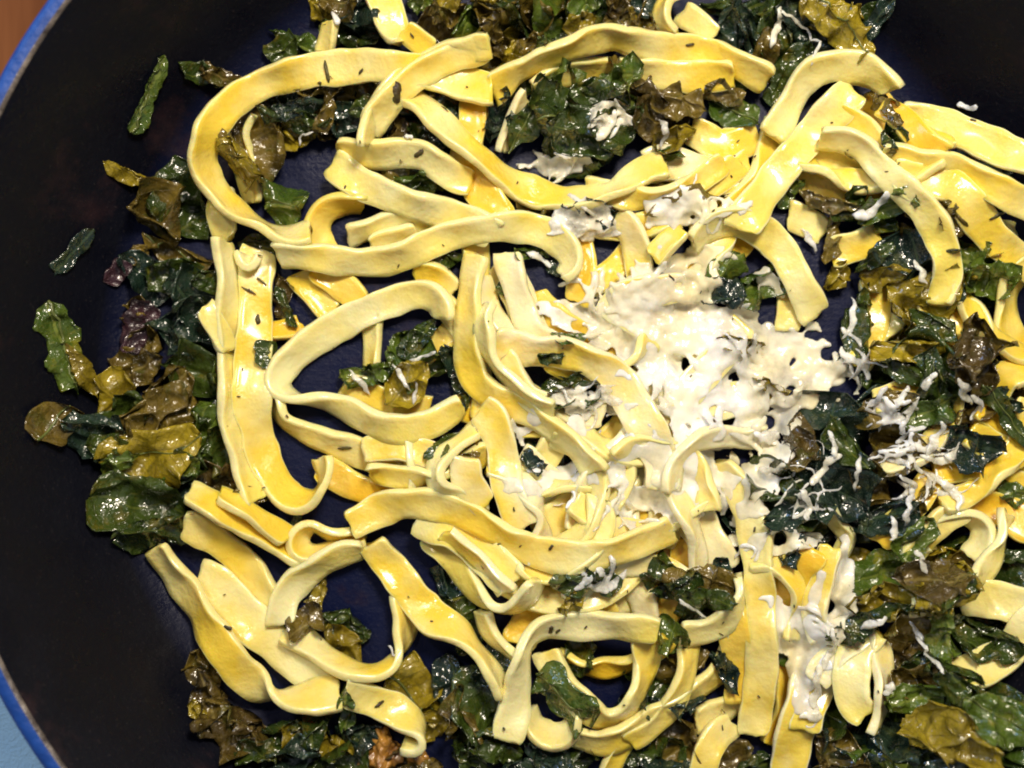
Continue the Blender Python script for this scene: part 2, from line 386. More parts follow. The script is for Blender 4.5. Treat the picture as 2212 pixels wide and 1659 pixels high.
# ------------------------------------------------------------------ leaves
from math import cos, sin
def leaf(dx, dy, Ln, Wd, ang, t, label=None, crump=1.0, lift=3, drape=.65, group=None, stem=None, cat='leaf'):
    """piece of wilted leaf. ang in degrees, counter-clockwise from right as seen from above."""
    nu = 22 if Ln > 90 else (16 if Ln > 50 else 12); nv = 16 if Wd > 60 else (12 if Wd > 30 else 9)
    u = np.linspace(-1, 1, nu)[:, None]*np.ones((1, nv)); v = np.linspace(-1, 1, nv)[None, :]*np.ones((nu, 1))
    ph = rng.uniform(0, 6.28, 12); kk = rng.uniform(.6, 1.4, 12)
    a = rng.uniform(.35, .9); skew = rng.uniform(-.25, .25)
    pw = rng.choice([2.6, 5.0, 9.0]); prof = (1-np.abs(u)**pw)**.6*(1+skew*u)
    ja = rng.uniform(.2, 1.0)
    jag = 1+0.11*np.sin(u*5*kk[0]+ph[0])+ja*(0.07*np.abs(np.sin(u*12*kk[1]+ph[1]))+0.035*rng.standard_normal((nu, 1)))
    jag2 = 1+0.11*np.sin(u*5*kk[2]+ph[2])+ja*(0.07*np.abs(np.sin(u*11*kk[3]+ph[3]))+0.035*rng.standard_normal((nu, 1)))
    wv = np.where(v > 0, jag, jag2)
    X = u*Ln/2*(1+.04*np.sin(v*7+ph[4])+.05*np.sin(v*3*kk[4]+ph[5])); Y = v*Wd/2*np.clip(prof, .08, 1)*wv
    Y = Y+.10*Wd*np.sin(u*2.2+ph[6])
    uvx, uvy = X*.12, Y*.12
    S_ = min(Ln, Wd)
    # creases and curled margins
    Z = np.zeros_like(X); DX = np.zeros_like(X); DY = np.zeros_like(X)
    for q in range(7):
        th = rng.uniform(0, np.pi); lam = S_*rng.uniform(.13, .6); amp = S_*.12*crump*rng.uniform(.4, 1.3)*(lam/(S_*.4))**.6
        d = (X*cos(th)+Y*sin(th))/lam*3.0+rng.uniform(0, 6)
        w = np.abs(np.sin(d)) if q % 2 else np.sin(d)
        Z += amp*w; DX += amp*.55*np.cos(d)*cos(th); DY += amp*.55*np.cos(d)*sin(th)
    Z += S_*.10*crump*kk[5]*(v**2)*(1 if rng.random() > .4 else -1)*(.5+.5*u*np.sign(kk[6]-1))
    Z += -S_*.05*np.exp(-(v/.12)**2)
    X = X+DX; Y = Y+DY
    # folded-over flap
    if crump > .8 and rng.random() < .45:
        fl = rng.uniform(.35, .7)*Wd/2; e = Y-fl
        Y = np.where(e > 0, fl-.75*e, Y); Z = np.where(e > 0, Z+4+e*.35, Z)
    ar = math.radians(ang); c_, s_ = cos(ar), sin(ar)
    gxr, gyr = X*c_-Y*s_, X*s_+Y*c_
    sx = np.array([0, Ln*.25*c_, -Ln*.25*c_, Wd*.25*s_, -Wd*.25*s_]); sy = np.array([0, Ln*.25*s_, -Ln*.25*s_, -Wd*.25*c_, Wd*.25*c_])
    zc = float(np.mean(settle(dx+sx, dy-sy)))
    x0, y0 = place(dx, dy, zc); kz = 1-zc/DC
    gxr, gyr = gxr*kz, gyr*kz; Z = Z*kz
    x, y = x0+gxr, y0+gyr
    H = hq(x, y)
    # stiffness: blur the support under the leaf
    for _ in range(4):
        Hp = np.pad(H, 1, mode='edge'); H = (Hp[:-2, 1:-1]+Hp[2:, 1:-1]+Hp[1:-1, :-2]+Hp[1:-1, 2:]+2*H)/6
    top = float(np.percentile(H, 85))
    zz = drape*H+(1-drape)*top+lift+(Z-Z.min()*.45)
    zz = np.maximum(zz, pan_z(x, y)+2)
    V = np.stack([x, y, zz], -1).reshape(-1, 3); nn = nu*nv
    V2 = V.copy(); V2[:, 2] -= 2.4
    f0 = grid_faces(nu, nv)
    f = [tuple(reversed(q)) for q in f0]; f = f if True else f0
    F = f+[tuple(nn+k for k in reversed(q)) for q in f]
    ring = [i*nv for i in range(nu)]+[(nu-1)*nv+j for j in range(1, nv)]+[i*nv+nv-1 for i in range(nu-2, -1, -1)]+[j for j in range(nv-2, 0, -1)]
    for k in range(len(ring)):
        A, B = ring[k], ring[(k+1) % len(ring)]; F.append((A, B, B+nn, A+nn))
    uv = np.stack([uvx, uvy], -1).reshape(-1, 2); uv = np.vstack([uv, uv])
    o = mesh_obj('leaf_piece', np.vstack([V, V2]), F, M_LF[t], uv=uv)
    if not label:
        label, group = auto_label(dx, dy, Ln, t)
    if isinstance(label, tuple): AUTO.append([o, label, dx, dy]); label = 'leaf scrap'
    tag(o, label, cat, group or 'wilted leaf pieces in the skillet')
    OBJ.append(o)
    # finer stamp
    k = 4
    ui = np.linspace(0, nu-1, nu*k); vi = np.linspace(0, nv-1, nv*k)
    def up(A):
        B = np.array([np.interp(ui, np.arange(nu), A[:, j]) for j in range(nv)]).T
        return np.array([np.interp(vi, np.arange(nv), B[i]) for i in range(len(ui))])
    stamp(up(x), up(y), up(zz), len(OBJ)-1)
    if stem:
        j = nv//2
        tube_on(o, 'midrib', np.stack([x[:, j], y[:, j], zz[:, j]+2.6], 1), np.linspace(4.0, 1.4, nu)*stem, M_ST)
    return o
def tube_mesh(P, R, ns=8, flat=1.0):
    P = np.asarray(P, float); R = np.asarray(R, float); n = len(P)
    T = np.gradient(P, axis=0); T /= np.linalg.norm(T, axis=1)[:, None]+1e-9
    A = np.cross(T, [0, 0, 1.0]); A /= np.linalg.norm(A, axis=1)[:, None]+1e-9; B = np.cross(A, T)
    a = np.linspace(0, 2*np.pi, ns, endpoint=False)
    V = P[:, None]+R[:, None, None]*(A[:, None]*np.cos(a)[None, :, None]+B[:, None]*np.sin(a)[None, :, None]*flat)
    f = grid_faces(n, ns, True); f.append(tuple(reversed(range(ns)))); f.append(tuple((n-1)*ns+q for q in range(ns)))
    return V.reshape(-1, 3), [tuple(reversed(q)) for q in f]
def tube_on(parent, name, P, R, mat):
    V, f = tube_mesh(P, R, 6); return mesh_obj(name, V, f, mat, parent)

REG = [
 ('in the left wall clump', lambda x, y: x < 520 and 560 < y < 840),
 ('around the mustard leaf at left', lambda x, y: x < 560 and 840 <= y < 1240),
 ('at the upper left of the heap', lambda x, y: x < 520 and y <= 560),
 ('inside the big upper left loop', lambda x, y: 520 <= x < 800 and 130 < y < 560),
 ('at the left of the top leaf bed', lambda x, y: y < 180 and x < 1060),
 ('in the middle of the top leaf bed', lambda x, y: y < 180 and x < 1500),
 ('in the top right leaf pile', lambda x, y: y < 215 and x >= 1500),
 ('in the upper middle leaf tuft', lambda x, y: 1050 <= x < 1500 and 100 <= y < 400),
 ('in the gap under the spotted noodle', lambda x, y: 760 <= x < 1060 and 110 <= y < 480),
 ('by the right pan wall', lambda x, y: x >= 1990 and y < 640),
 ('in the upper right noodle gap', lambda x, y: x >= 1740 and y < 640),
 ('in the right hand leaf clump', lambda x, y: x >= 1800 and 640 <= y < 860),
 ('near the white cheese tangle at right', lambda x, y: x >= 1800 and 860 <= y < 1100),
 ('in the dark clump under the cheese', lambda x, y: 1560 <= x < 1960 and 860 <= y < 1230),
 ('below the ring noodle at lower right', lambda x, y: x >= 1720 and 1100 <= y < 1400),
 ('in the bottom right corner clump', lambda x, y: x >= 1720 and y >= 1400),
 ('along the lower left heap edge', lambda x, y: x < 840 and y >= 1380),
 ('below the heap at the bottom edge', lambda x, y: y >= 1580),
 ('around the bottom noodle loop', lambda x, y: y >= 1380),
 ('inside the lower left noodle ring', lambda x, y: x < 860 and 1180 < y < 1400),
 ('in the middle melted cheese', lambda x, y: 1150 < x < 1850 and 400 < y < 1000),
]
AUTO = []
def auto_label(x, y, L, t):
    for ph, fn in REG:
        if fn(x, y): break
    else: ph = 'between the middle noodles'
    sz = 'large' if L > 120 else ('small' if L < 75 else 'medium')
    return (sz, COLNAME[t], ph), 'wilted leaf scraps '+ph

def scatter(n, poly_or_box, types, smin, smax, crump=1.0, lift=3):
    x0, y0, x1, y1 = poly_or_box
    for _ in range(n):
        x = random.uniform(x0, x1); y = random.uniform(y0, y1); L = random.uniform(smin, smax)
        leaf(x, y, L, L*random.uniform(.5, .95), random.uniform(0, 360), random.choice(types), crump=crump*random.uniform(.8, 1.3), lift=lift)

# ------------------------------------------------------------------ 1. leaves lying on the pan floor and wall
leaf(326, 212, 170, 30, 62, 'm', 'narrow folded olive green leaf alone on the dark pan wall at upper left', stem=.7)
leaf(292, 382, 84, 34, -22, 'o', 'small pointed yellowish leaf scrap beside the dark leaf pile at upper left')
leaf(395, 420, 150, 105, 75, 'g', 'broad dark green leaf behind the brown curled leaf at upper left')
leaf(420, 485, 110, 70, 30, 'g', 'dark green leaf tucked under the left end of the big noodle loop')
leaf(345, 470, 150, 100, -55, 'b', 'big brown crumpled leaf left of the big noodle loop', crump=1.5)
leaf(390, 545, 150, 46, -22, 'b', 'long narrow brown curled leaf with a pointed tip left of the heap', crump=1.2, stem=.6)
leaf(168, 545, 120, 26, 55, 't', 'thin translucent grey leaf sliver stuck to the left pan wall', crump=.6)
leaf(150, 752, 190, 56, -76, 'm', 'tall green folded leaf with a pale midrib alone on the left pan wall', crump=.75, stem=1.0)
leaf(182, 800, 120, 30, -68, 'o', 'yellow brown underside flap beside the tall green leaf on the left wall', crump=.8)
leaf(140, 912, 90, 62, 60, 'b', 'round brown green leaf below the tall green leaf on the left wall', crump=.9, stem=.9)
leaf(300, 555, 60, 36, 20, 'b', 'glossy dark shrivelled leaf bit with bright glints left of the heap', crump=1.6)
for a in [(330, 600, 120, 80, -40, 't'), (400, 610, 130, 80, -20, 'g'), (430, 650, 140, 90, -60, 't'), (470, 600, 90, 60, 10, 'g'), (395, 690, 120, 80, 30, 't'),
          (300, 680, 70, 50, 60, 'b'), (310, 735, 80, 60, 20, 'b'), (440, 745, 130, 90, -35, 't'), (430, 800, 150, 90, -15, 'g'), (300, 800, 110, 80, 35, 'b'),
          (260, 850, 90, 60, 60, 'o'), (360, 850, 130, 100, 50, 'b'), (480, 870, 120, 80, 80, 'g'), (270, 905, 170, 80, 38, 'g'), (340, 905, 170, 90, 42, 'b'),
          (220, 930, 110, 80, -10, 't'), (430, 930, 130, 90, 70, 'm'), (470, 980, 140, 90, 60, 'g'), (250, 965, 90, 60, 0, 'g'), (490, 1040, 120, 90, 10, 'b'),
          (440, 1060, 130, 80, -30, 't'), (530, 1080, 100, 60, 20, 'b'), (400, 1010, 110, 70, 5, 'g')]:
    leaf(*a, crump=1.15)
leaf(375, 1015, 130, 50, 18, 'm', 'bright yellow green leaf edge folded under the mustard yellow leaf', crump=.6)
leaf(350, 885, 150, 60, 40, 'b', 'brown veined leaf arching over the mustard yellow leaf on the left', crump=1.1)
leaf(345, 975, 215, 125, 14, 'o', 'large glossy mustard yellow leaf on the left clump of greens', crump=.55, stem=.6)
leaf(260, 1000, 90, 40, 30, 'm', 'bright green leaf tip left of the mustard yellow leaf')
leaf(320, 1090, 200, 130, -8, 'g', 'broad dark green folded leaf at the bottom of the left clump', crump=1.0)
leaf(350, 1140, 170, 80, 8, 'g', 'dark green leaf end hanging over the lower left noodles', crump=1.0)

M_LF['res'] = M_RES; COLNAME['res'] = 'purple brown'
for a_, lb in [((300, 705, 120, 62, 62, 'res'), 'glossy purple brown burnt residue on the pan left of the heap'), ((262, 590, 70, 40, 30, 'res'), 'small dark burnt residue spot at the left above the purple brown one')]:
    o_ = leaf(*a_, lb, crump=.5, lift=1, group='burnt residue patches', cat='residue'); o_.name = 'burnt_residue'
# lower left / bottom
for a in [(455, 1440, 110, 60, -60, 'b'), (470, 1500, 150, 80, -60, 'b'), (440, 1530, 60, 40, -50, 'o'), (520, 1540, 150, 90, -35, 'b'), (580, 1575, 150, 90, -20, 'b'),
          (650, 1560, 130, 90, 10, 'g'), (700, 1590, 150, 60, -30, 'o'), (640, 1630, 130, 80, 10, 't'), (720, 1640, 140, 90, 30, 'g'), (780, 1570, 100, 60, 0, 't'),
          (850, 1650, 100, 70, 50, 'b'), (905, 1655, 90, 50, 10, 'b'), (560, 1620, 90, 50, -10, 'g'), (690, 1555, 90, 60, 80, 'g')]:
    leaf(*a, crump=1.3)
leaf(905, 1500, 130, 105, -35, 'o', 'large mustard yellow leaf right of the curled noodle end at the bottom', crump=.8, stem=.8)
leaf(930, 1560, 60, 80, -60, 'o', 'pointed yellow leaf tip below the large mustard leaf at the bottom', crump=.8)
leaf(985, 1470, 120, 80, -70, 't', 'blue grey glossy leaf at the bottom between two standing noodles')
leaf(1000, 1530, 120, 90, -70, 'b', 'glinting brown leaf standing at the bottom between two noodles', crump=1.4)
leaf(1040, 1500, 150, 100, 80, 'g')
for a in [(1040, 1590, 140, 80, 15, 'g'), (1060, 1630, 150, 60, 10, 'g'), (1140, 1640, 140, 80, 0, 't'), (1220, 1640, 110, 80, 30, 'g'), (1180, 1610, 110, 60, -10, 't'),
          (1400, 1630, 150, 100, 30, 'g'), (1470, 1600, 120, 80, 60, 'b'), (1440, 1650, 120, 70, 0, 't'), (1560, 1640, 120, 80, 30, 'b'), (1640, 1650, 110, 60, 0, 'g'),
          (1350, 1600, 90, 60, 0, 't'), (1420, 1480, 150, 100, 40, 'g'), (1470, 1430, 140, 90, 15, 'b'), (1380, 1520, 80, 60, 0, 't')]:
    leaf(*a, crump=1.25)
# floor leaves inside gaps
leaf(765, 1355, 90, 70, -40, 'g', 'dark green leaf piece lying in the lower left noodle ring', crump=.9)
leaf(720, 1330, 80, 50, 10, 'g', 'small dark green leaf left of the leaf in the lower left noodle ring', crump=.9)
leaf(745, 1395, 110, 70, -60, 'o', 'olive leaf piece leaning in the bottom of the lower left noodle ring', crump=.9)
leaf(640, 1130, 90, 22, 80, 'm', 'thin bent green leaf strip above the small noodle loop at lower left', crump=.6)
for a in [(620, 235, 140, 80, -10, 'g'), (700, 215, 150, 80, 10, 't'), (770, 200, 120, 70, 30, 'b'), (690, 260, 100, 60, -40, 'b'), (750, 270, 90, 60, 20, 't'),
          (700, 190, 110, 50, 5, 'b'), (630, 290, 110, 70, -20, 'o'), (800, 250, 70, 50, 0, 'g')]:
    leaf(*a, crump=1.2)
for a in [(880, 260, 140, 90, -10, 't'), (930, 270, 130, 90, 70, 'g'), (850, 300, 90, 60, 60, 'b'), (960, 300, 110, 70, 80, 't'), (890, 380, 140, 80, -10, 'g'),
          (840, 370, 100, 60, 10, 'b'), (910, 400, 110, 60, 20, 'm'), (950, 200, 90, 50, 0, 'b'), (840, 250, 60, 90, 0, 'g')]:
    leaf(*a, crump=1.2)
# top edge bed
for a in [(700, 40, 70, 40, -60, 'o'), (640, 95, 110, 50, -15, 'm'), (610, 110, 80, 40, 20, 'g'), (760, 60, 130, 90, 20, 'g'), (790, 25, 110, 90, 60, 't'), (740, 20, 90, 60, 0, 'b'),
          (450, 170, 80, 40, 0, 'g'), (490, 175, 90, 36, -10, 'b'), (930, 40, 140, 100, 80, 'b'), (960, 80, 120, 80, 20, 'b'), (1000, 20, 110, 80, 10, 't'), (1030, 60, 130, 90, 60, 'm'),
          (1080, 90, 150, 110, 50, 'o'), (1100, 30, 130, 90, 0, 'b'), (1150, 80, 150, 100, -30, 'g'), (1180, 20, 120, 90, 20, 'b'), (1220, 50, 150, 100, 70, 'm'),
          (1280, 30, 130, 90, 20, 'g'), (1300, 80, 110, 70, -10, 'b'), (1340, 30, 110, 90, 60, 'b'), (1380, 70, 90, 60, 0, 'o'), (1400, 20, 80, 60, 0, 't'),
          (1130, 130, 150, 80, -20, 'b'), (1090, 160, 110, 60, 60, 'o'), (1240, 120, 120, 60, 20, 'o'), (1160, 170, 120, 60, 20, 'g')]:
    leaf(*a, crump=1.3)
leaf(1258, 30, 90, 50, 75, 'm', 'bright green upright leaf at the middle of the top edge')
scatter(16, (880, -20, 1400, 110), 'bbogm', 35, 80, 1.5)
# top right
for a in [(1590, 20, 150, 80, 0, 'g'), (1560, 70, 120, 80, 40, 't'), (1620, 80, 130, 80, -40, 't'), (1690, 30, 150, 90, 0, 'g'), (1680, 100, 130, 80, -60, 'g'), (1740, 70, 150, 90, -50, 't'),
          (1800, 30, 150, 100, -40, 'o'), (1830, 80, 140, 80, -40, 'o'), (1640, 130, 110, 70, 70, 'b'), (1600, 180, 90, 50, 0, 'g'), (1740, 140, 110, 80, 0, 'g')]:
    leaf(*a, crump=1.1)
leaf(1860, 85, 150, 60, 62, 'g', 'pointed dark leaf rising highest at the right end of the top leaf pile', crump=.6, stem=.5)
leaf(1875, 60, 120, 40, 50, 't', 'grey blue pointed leaf tip against the dark wall at top right', crump=.6)
leaf(1850, 128, 90, 18, -5, 'g', 'thin dark leaf spike pointing right at the top right of the pile', crump=.5)
leaf(1820, 60, 200, 70, -42, 'o', 'large glossy olive leaf sloping down the top right pile', crump=1.0, stem=.6)
# right wall
for a in [(2070, 330, 170, 60, -35, 'g'), (2120, 355, 120, 60, -20, 't'), (2050, 300, 120, 40, -50, 'g'), (2160, 400, 90, 50, -10, 'b'), (2000, 470, 130, 90, 10, 'b'), (2060, 480, 130, 90, -50, 'g'),
          (2090, 520, 130, 80, 40, 'b'), (2140, 560, 130, 90, 20, 'g'), (2120, 610, 150, 90, 20, 'g'), (1960, 560, 150, 110, 70, 'g'), (1890, 520, 110, 80, 20, 'b'), (2070, 560, 130, 100, 0, 'o')]:
    leaf(*a, crump=1.2)
for a in [(2130, 760, 110, 80, 20, 'b'), (2090, 780, 150, 100, 60, 'b'), (1960, 760, 150, 100, 0, 'o'), (1900, 800, 130, 90, 0, 'g'), (2050, 830, 130, 90, 30, 'g'), (2140, 720, 90, 60, 0, 'b'),
          (2150, 880, 130, 80, -50, 'o'), (2180, 830, 110, 50, -70, 'b'), (1980, 900, 150, 90, 0, 'g'), (1890, 880, 120, 80, 10, 't'), (1940, 960, 150, 90, 20, 'b'), (2060, 960, 120, 90, -10, 'm')]:
    leaf(*a, crump=1.2)
# lower right
for a in [(2080, 1170, 150, 90, 20, 'g'), (2150, 1200, 150, 110, 0, 'g'), (1980, 1200, 140, 90, 0, 'o'), (1890, 1240, 160, 110, -20, 'o'), (1960, 1290, 170, 110, 10, 'o'), (2040, 1250, 140, 80, 30, 'b'),
          (1860, 1310, 150, 80, 10, 'g'), (1960, 1360, 150, 110, 60, 'b'), (2020, 1330, 150, 110, -60, 'm'), (2090, 1330, 130, 90, -30, 'g'), (2080, 1380, 130, 80, 10, 'g'), (2000, 1420, 150, 90, -40, 'b'),
          (1930, 1430, 130, 80, 20, 'b'), (2050, 1410, 130, 60, 80, 'm'), (2000, 1480, 200, 110, 5, 'm'), (1930, 1500, 130, 90, 0, 'm'), (2100, 1520, 190, 130, -20, 'g'), (2150, 1560, 160, 100, -25, 'm'),
          (2020, 1580, 150, 110, 50, 'o'), (1960, 1570, 130, 100, 70, 'b'), (2080, 1610, 150, 100, 20, 'g'), (1880, 1620, 150, 110, 10, 'm'), (1820, 1570, 130, 90, 0, 't'), (1960, 1640, 130, 90, 0, 'g'),
          (1790, 1640, 130, 80, 80, 'b'), (2060, 1650, 130, 60, 10, 't'), (1900, 1560, 90, 60, 0, 't'), (1760, 1350, 120, 90, 0, 'b'), (1790, 1290, 120, 80, 0, 'g'), (1770, 1500, 130, 90, 60, 'g')]:
    leaf(*a, crump=1.2)
for a in [(1640, 1080, 170, 120, 10, 't'), (1730, 1010, 190, 130, 40, 'g'), (1790, 1120, 190, 120, -20, 't'), (1880, 1100, 150, 100, 0, 't'), (1700, 1130, 150, 90, 20, 'g'), (1620, 1180, 110, 70, 0, 'g'),
          (1240, 1230, 130, 90, 0, 'g'), (1300, 1230, 120, 90, 20, 'b'), (1190, 950, 190, 130, -40, 't'), (1250, 860, 160, 120, 0, 'g'), (1100, 440, 120, 90, 20, 'g'), (1250, 330, 150, 90, 0, 'g'),
          (1450, 430, 170, 90, 0, 'b'), (1560, 1330, 130, 80, 0, 'g'), (980, 1270, 130, 90, -60, 't'), (1000, 1340, 120, 80, -60, 'g'), (1060, 1420, 110, 70, 60, 't')]:
    leaf(*a, crump=1.0)

# ------------------------------------------------------------------ 2. lower noodles
N('yellow noodle lying flat down the back of the big left loop', [(548, 245, 60), (525, 300, 50), (530, 350, 35), (541, 400, 30), (548, 440, 50)], W=64)
N('pale flat noodle end tucked outside the big left loop', [(482, 410, 10), (478, 455, 5), (486, 500, 20), (496, 522, 60)], W=70, m='p')
N('tall pale noodle forming the outermost left edge of the heap', [(478, 515, -62), (490, 600, -66), (490, 700, -66), (492, 800, -68), (498, 900, -66), (520, 990, -60), (556, 1085, -40)], m='p')
N('pale noodle end poking out from under the left leaves', [(440, 660, -30), (470, 710, -30), (494, 760, -50)], W=60, m='p')
N('short yellow noodle between two tall noodles below the big left loop', [(640, 590, 0), (680, 640, 0), (720, 680, 0)], W=70)
N('yellow noodle crossing under the long horizontal noodle at left', [(680, 575, 0), (735, 612, 5), (780, 655, 5)], W=74, m='o')
N('noodle end pointing left toward the tall left noodle', [(655, 700, 10), (610, 715, 20), (556, 716, 10)], W=60, m='o')
N('short upright noodle crossing inside the S-shaped noodle', [(805, 650, 45), (806, 700, 40), (806, 750, 40), (804, 800, 40)], W=60)
N('flat noodle seen through the S-shaped noodle above its lower bend', [(740, 830, 20), (800, 850, 0), (860, 880, 0), (930, 880, 10)], W=70)
N('broad noodle sweeping below the S-shaped noodle', [(596, 858, 78), (612, 905, 60), (670, 938, 42), (745, 965, 35), (820, 995, 35), (885, 1035, 30), (930, 1070, 20)], W=80)
N('yellow noodle resting under the left end of the broad noodle', [(690, 1005, 0), (745, 1040, 0), (805, 1065, 0), (870, 1080, 0)], W=72, m='o')
N('pale standing noodle stub below the S-shaped noodle', [(872, 945, 60), (880, 985, 60), (884, 1030, 60), (868, 1075, 50)], W=64, m='p')
N('deep yellow noodle in the top middle gap', [(1025, 210, 15), (1022, 260, 12), (1010, 310, 15), (1003, 360, 10), (1030, 400, 5), (1060, 440, 0), (1090, 480, 0)], W=80, m='o')
N('noodle stub hidden behind the dark leaves near the top left', [(716, 45, 40), (708, 85, 20), (700, 120, 10)], W=50)
N('broad noodle hanging in from the top edge', [(812, -30, 0), (838, 25, -10), (852, 66, -30), (872, 96, -62)], m='p', W=80)
N('yellow folded noodle end below the noodle hanging from the top edge', [(872, 62, 15), (898, 84, 12), (936, 114, 25)], W=66)
N('upper right noodle piece at the top edge with a brown tint', [(1470, 25, 30), (1505, 48, 25), (1545, 82, 25)], W=70, m='p')
N('curled thin noodle at the top edge right of the middle', [(1475, -15, 70), (1442, -2, 70), (1428, 30, 68), (1437, 58, 66), (1462, 80, 60)], W=60)
N('orange yellow noodle under the crossing at the upper right', [(1870, 200, 10), (1900, 240, 5), (1935, 290, 0), (1968, 345, 0), (2000, 380, 0)], W=96, m='o')
N('flat pale noodle lying on the right pan wall', [(1935, 244, 45), (2000, 256, 28), (2070, 283, 12), (2130, 308, 8), (2190, 335, 5), (2240, 350, 5)], m='p', W=80)
N('noodle arching down the far right side above the dark leaves', [(2060, 305, 50), (2020, 300, 50), (1985, 300, 30)], W=60)
N('yellow noodle edge at the right border', [(2225, 560, -60), (2180, 615, -50), (2172, 690, -25), (2190, 750, -10), (2230, 780, 0)], W=92)
N('curved noodle under the leaves on the right side', [(2016, 680, 60), (2045, 655, 45), (2092, 668, 40), (2114, 715, 40), (2106, 765, 50)], W=74)
N('yellow noodle entering at the right border above the long leaf', [(2230, 800, 45), (2170, 815, 45), (2148, 860, 40), (2150, 905, 30)], W=78)
N('flat yellow noodle at the right border under the long leaf', [(2120, 870, 0), (2175, 905, 0), (2240, 950, 0)], W=100, m='o')
N('yellow noodle crossing at the lower right border', [(2090, 930, 0), (2160, 975, 0), (2240, 1010, 0)], W=92)
N('noodle sliding under the pale square noodle end at right', [(2110, 1030, 0), (2170, 1048, 0), (2240, 1060, 0)], W=84)
N('pale square noodle end among the right hand leaves', [(2045, 1035, 0), (2090, 1015, 5), (2125, 985, 8)], W=80, m='p')
N('deep yellow noodle leaving at the right border below the middle', [(2010, 1110, 0), (2080, 1090, 0), (2150, 1095, 5), (2240, 1150, 0)], W=86, m='o')
N('ring shaped noodle end around dark leaves at lower right', [(2012, 1195, 66), (1994, 1160, 66), (2030, 1125, 60), (2085, 1112, 60), (2124, 1138, 62), (2120, 1180, 64), (2092, 1208, 60)], W=72, m='p')
N('broad noodle diagonal beside the ring shaped noodle at lower right', [(1952, 1222, 30), (1990, 1170, 20), (2035, 1125, 15), (2090, 1098, 10)], W=72)
N('broad pale yellow noodle entering from the right border at lower right', [(2070, 1288, 5), (2130, 1292, 5), (2235, 1315, 10)], W=104, m='p')
N('long noodle curving along the lower right edge of the heap', [(2245, 1330, 10), (2205, 1380, 20), (2165, 1418, 35), (2110, 1448, 50), (2050, 1470, 62)], W=96, m='p')
N('translucent pale noodle scrap in the right hand leaves', [(1872, 655, 0), (1900, 695, 0), (1938, 722, 0)], W=72, m='p')
N('yellow noodle fan under the lower right of the bottom loop', [(1500, 1560, 25), (1555, 1535, 25), (1612, 1500, 30)], W=70)
N('noodle stub at the bottom edge right of the bottom loop', [(1512, 1680, 0), (1540, 1600, 5), (1585, 1560, 15)], W=76)
N('short thin noodle at the very bottom edge', [(1308, 1680, 40), (1330, 1630, 40), (1352, 1600, 40)], W=60)
N('pale curved noodle below the bottom loop', [(1235, 1588, 30), (1305, 1603, 35), (1377, 1572, 42), (1440, 1532, 45), (1500, 1492, 45), (1552, 1452, 40), (1584, 1400, 35), (1592, 1330, 35)], W=84, m='y')
N('small U-shaped noodle hanging below the bottom loop', [(1140, 1530, -62), (1155, 1572, -58), (1198, 1592, -55), (1235, 1576, -60), (1246, 1540, -66)], W=76)
# lower left group
N('wide noodle leaving the left leaf clump toward the lower left loop', [(395, 1130, 8), (460, 1162, 10), (525, 1215, 8), (566, 1270, 12), (590, 1325, 25)], W=84)
N('wide pale noodle face lying behind the lower left twist', [(425, 1245, -12), (490, 1292, -15), (560, 1362, -8), (640, 1425, 0), (725, 1480, 0)], W=112, m='p')
N('twisted wide noodle at the lower left edge of the heap', [(335, 1180, 42), (380, 1240, 48), (425, 1305, 38), (468, 1382, 18), (520, 1450, 12), (575, 1490, 40), (625, 1505, 95), (680, 1502, 130), (738, 1498, 150)], W=104)
N('long noodle from the left leaf clump toward the small loop', [(405, 1062, -45), (455, 1088, -50), (520, 1125, -55), (590, 1170, -58), (648, 1212, -66)], W=76)
N('short noodle above the long one beside the small loop at left', [(470, 1068, -62), (540, 1108, -62), (628, 1166, -58)], W=64)
N('noodle end folding over at the bottom left with a curled tip', [(742, 1492, 0), (790, 1508, -8), (845, 1530, -18), (885, 1555, -45), (912, 1582, -80), (905, 1606, -105), (872, 1603, -125)], W=90, m='p')
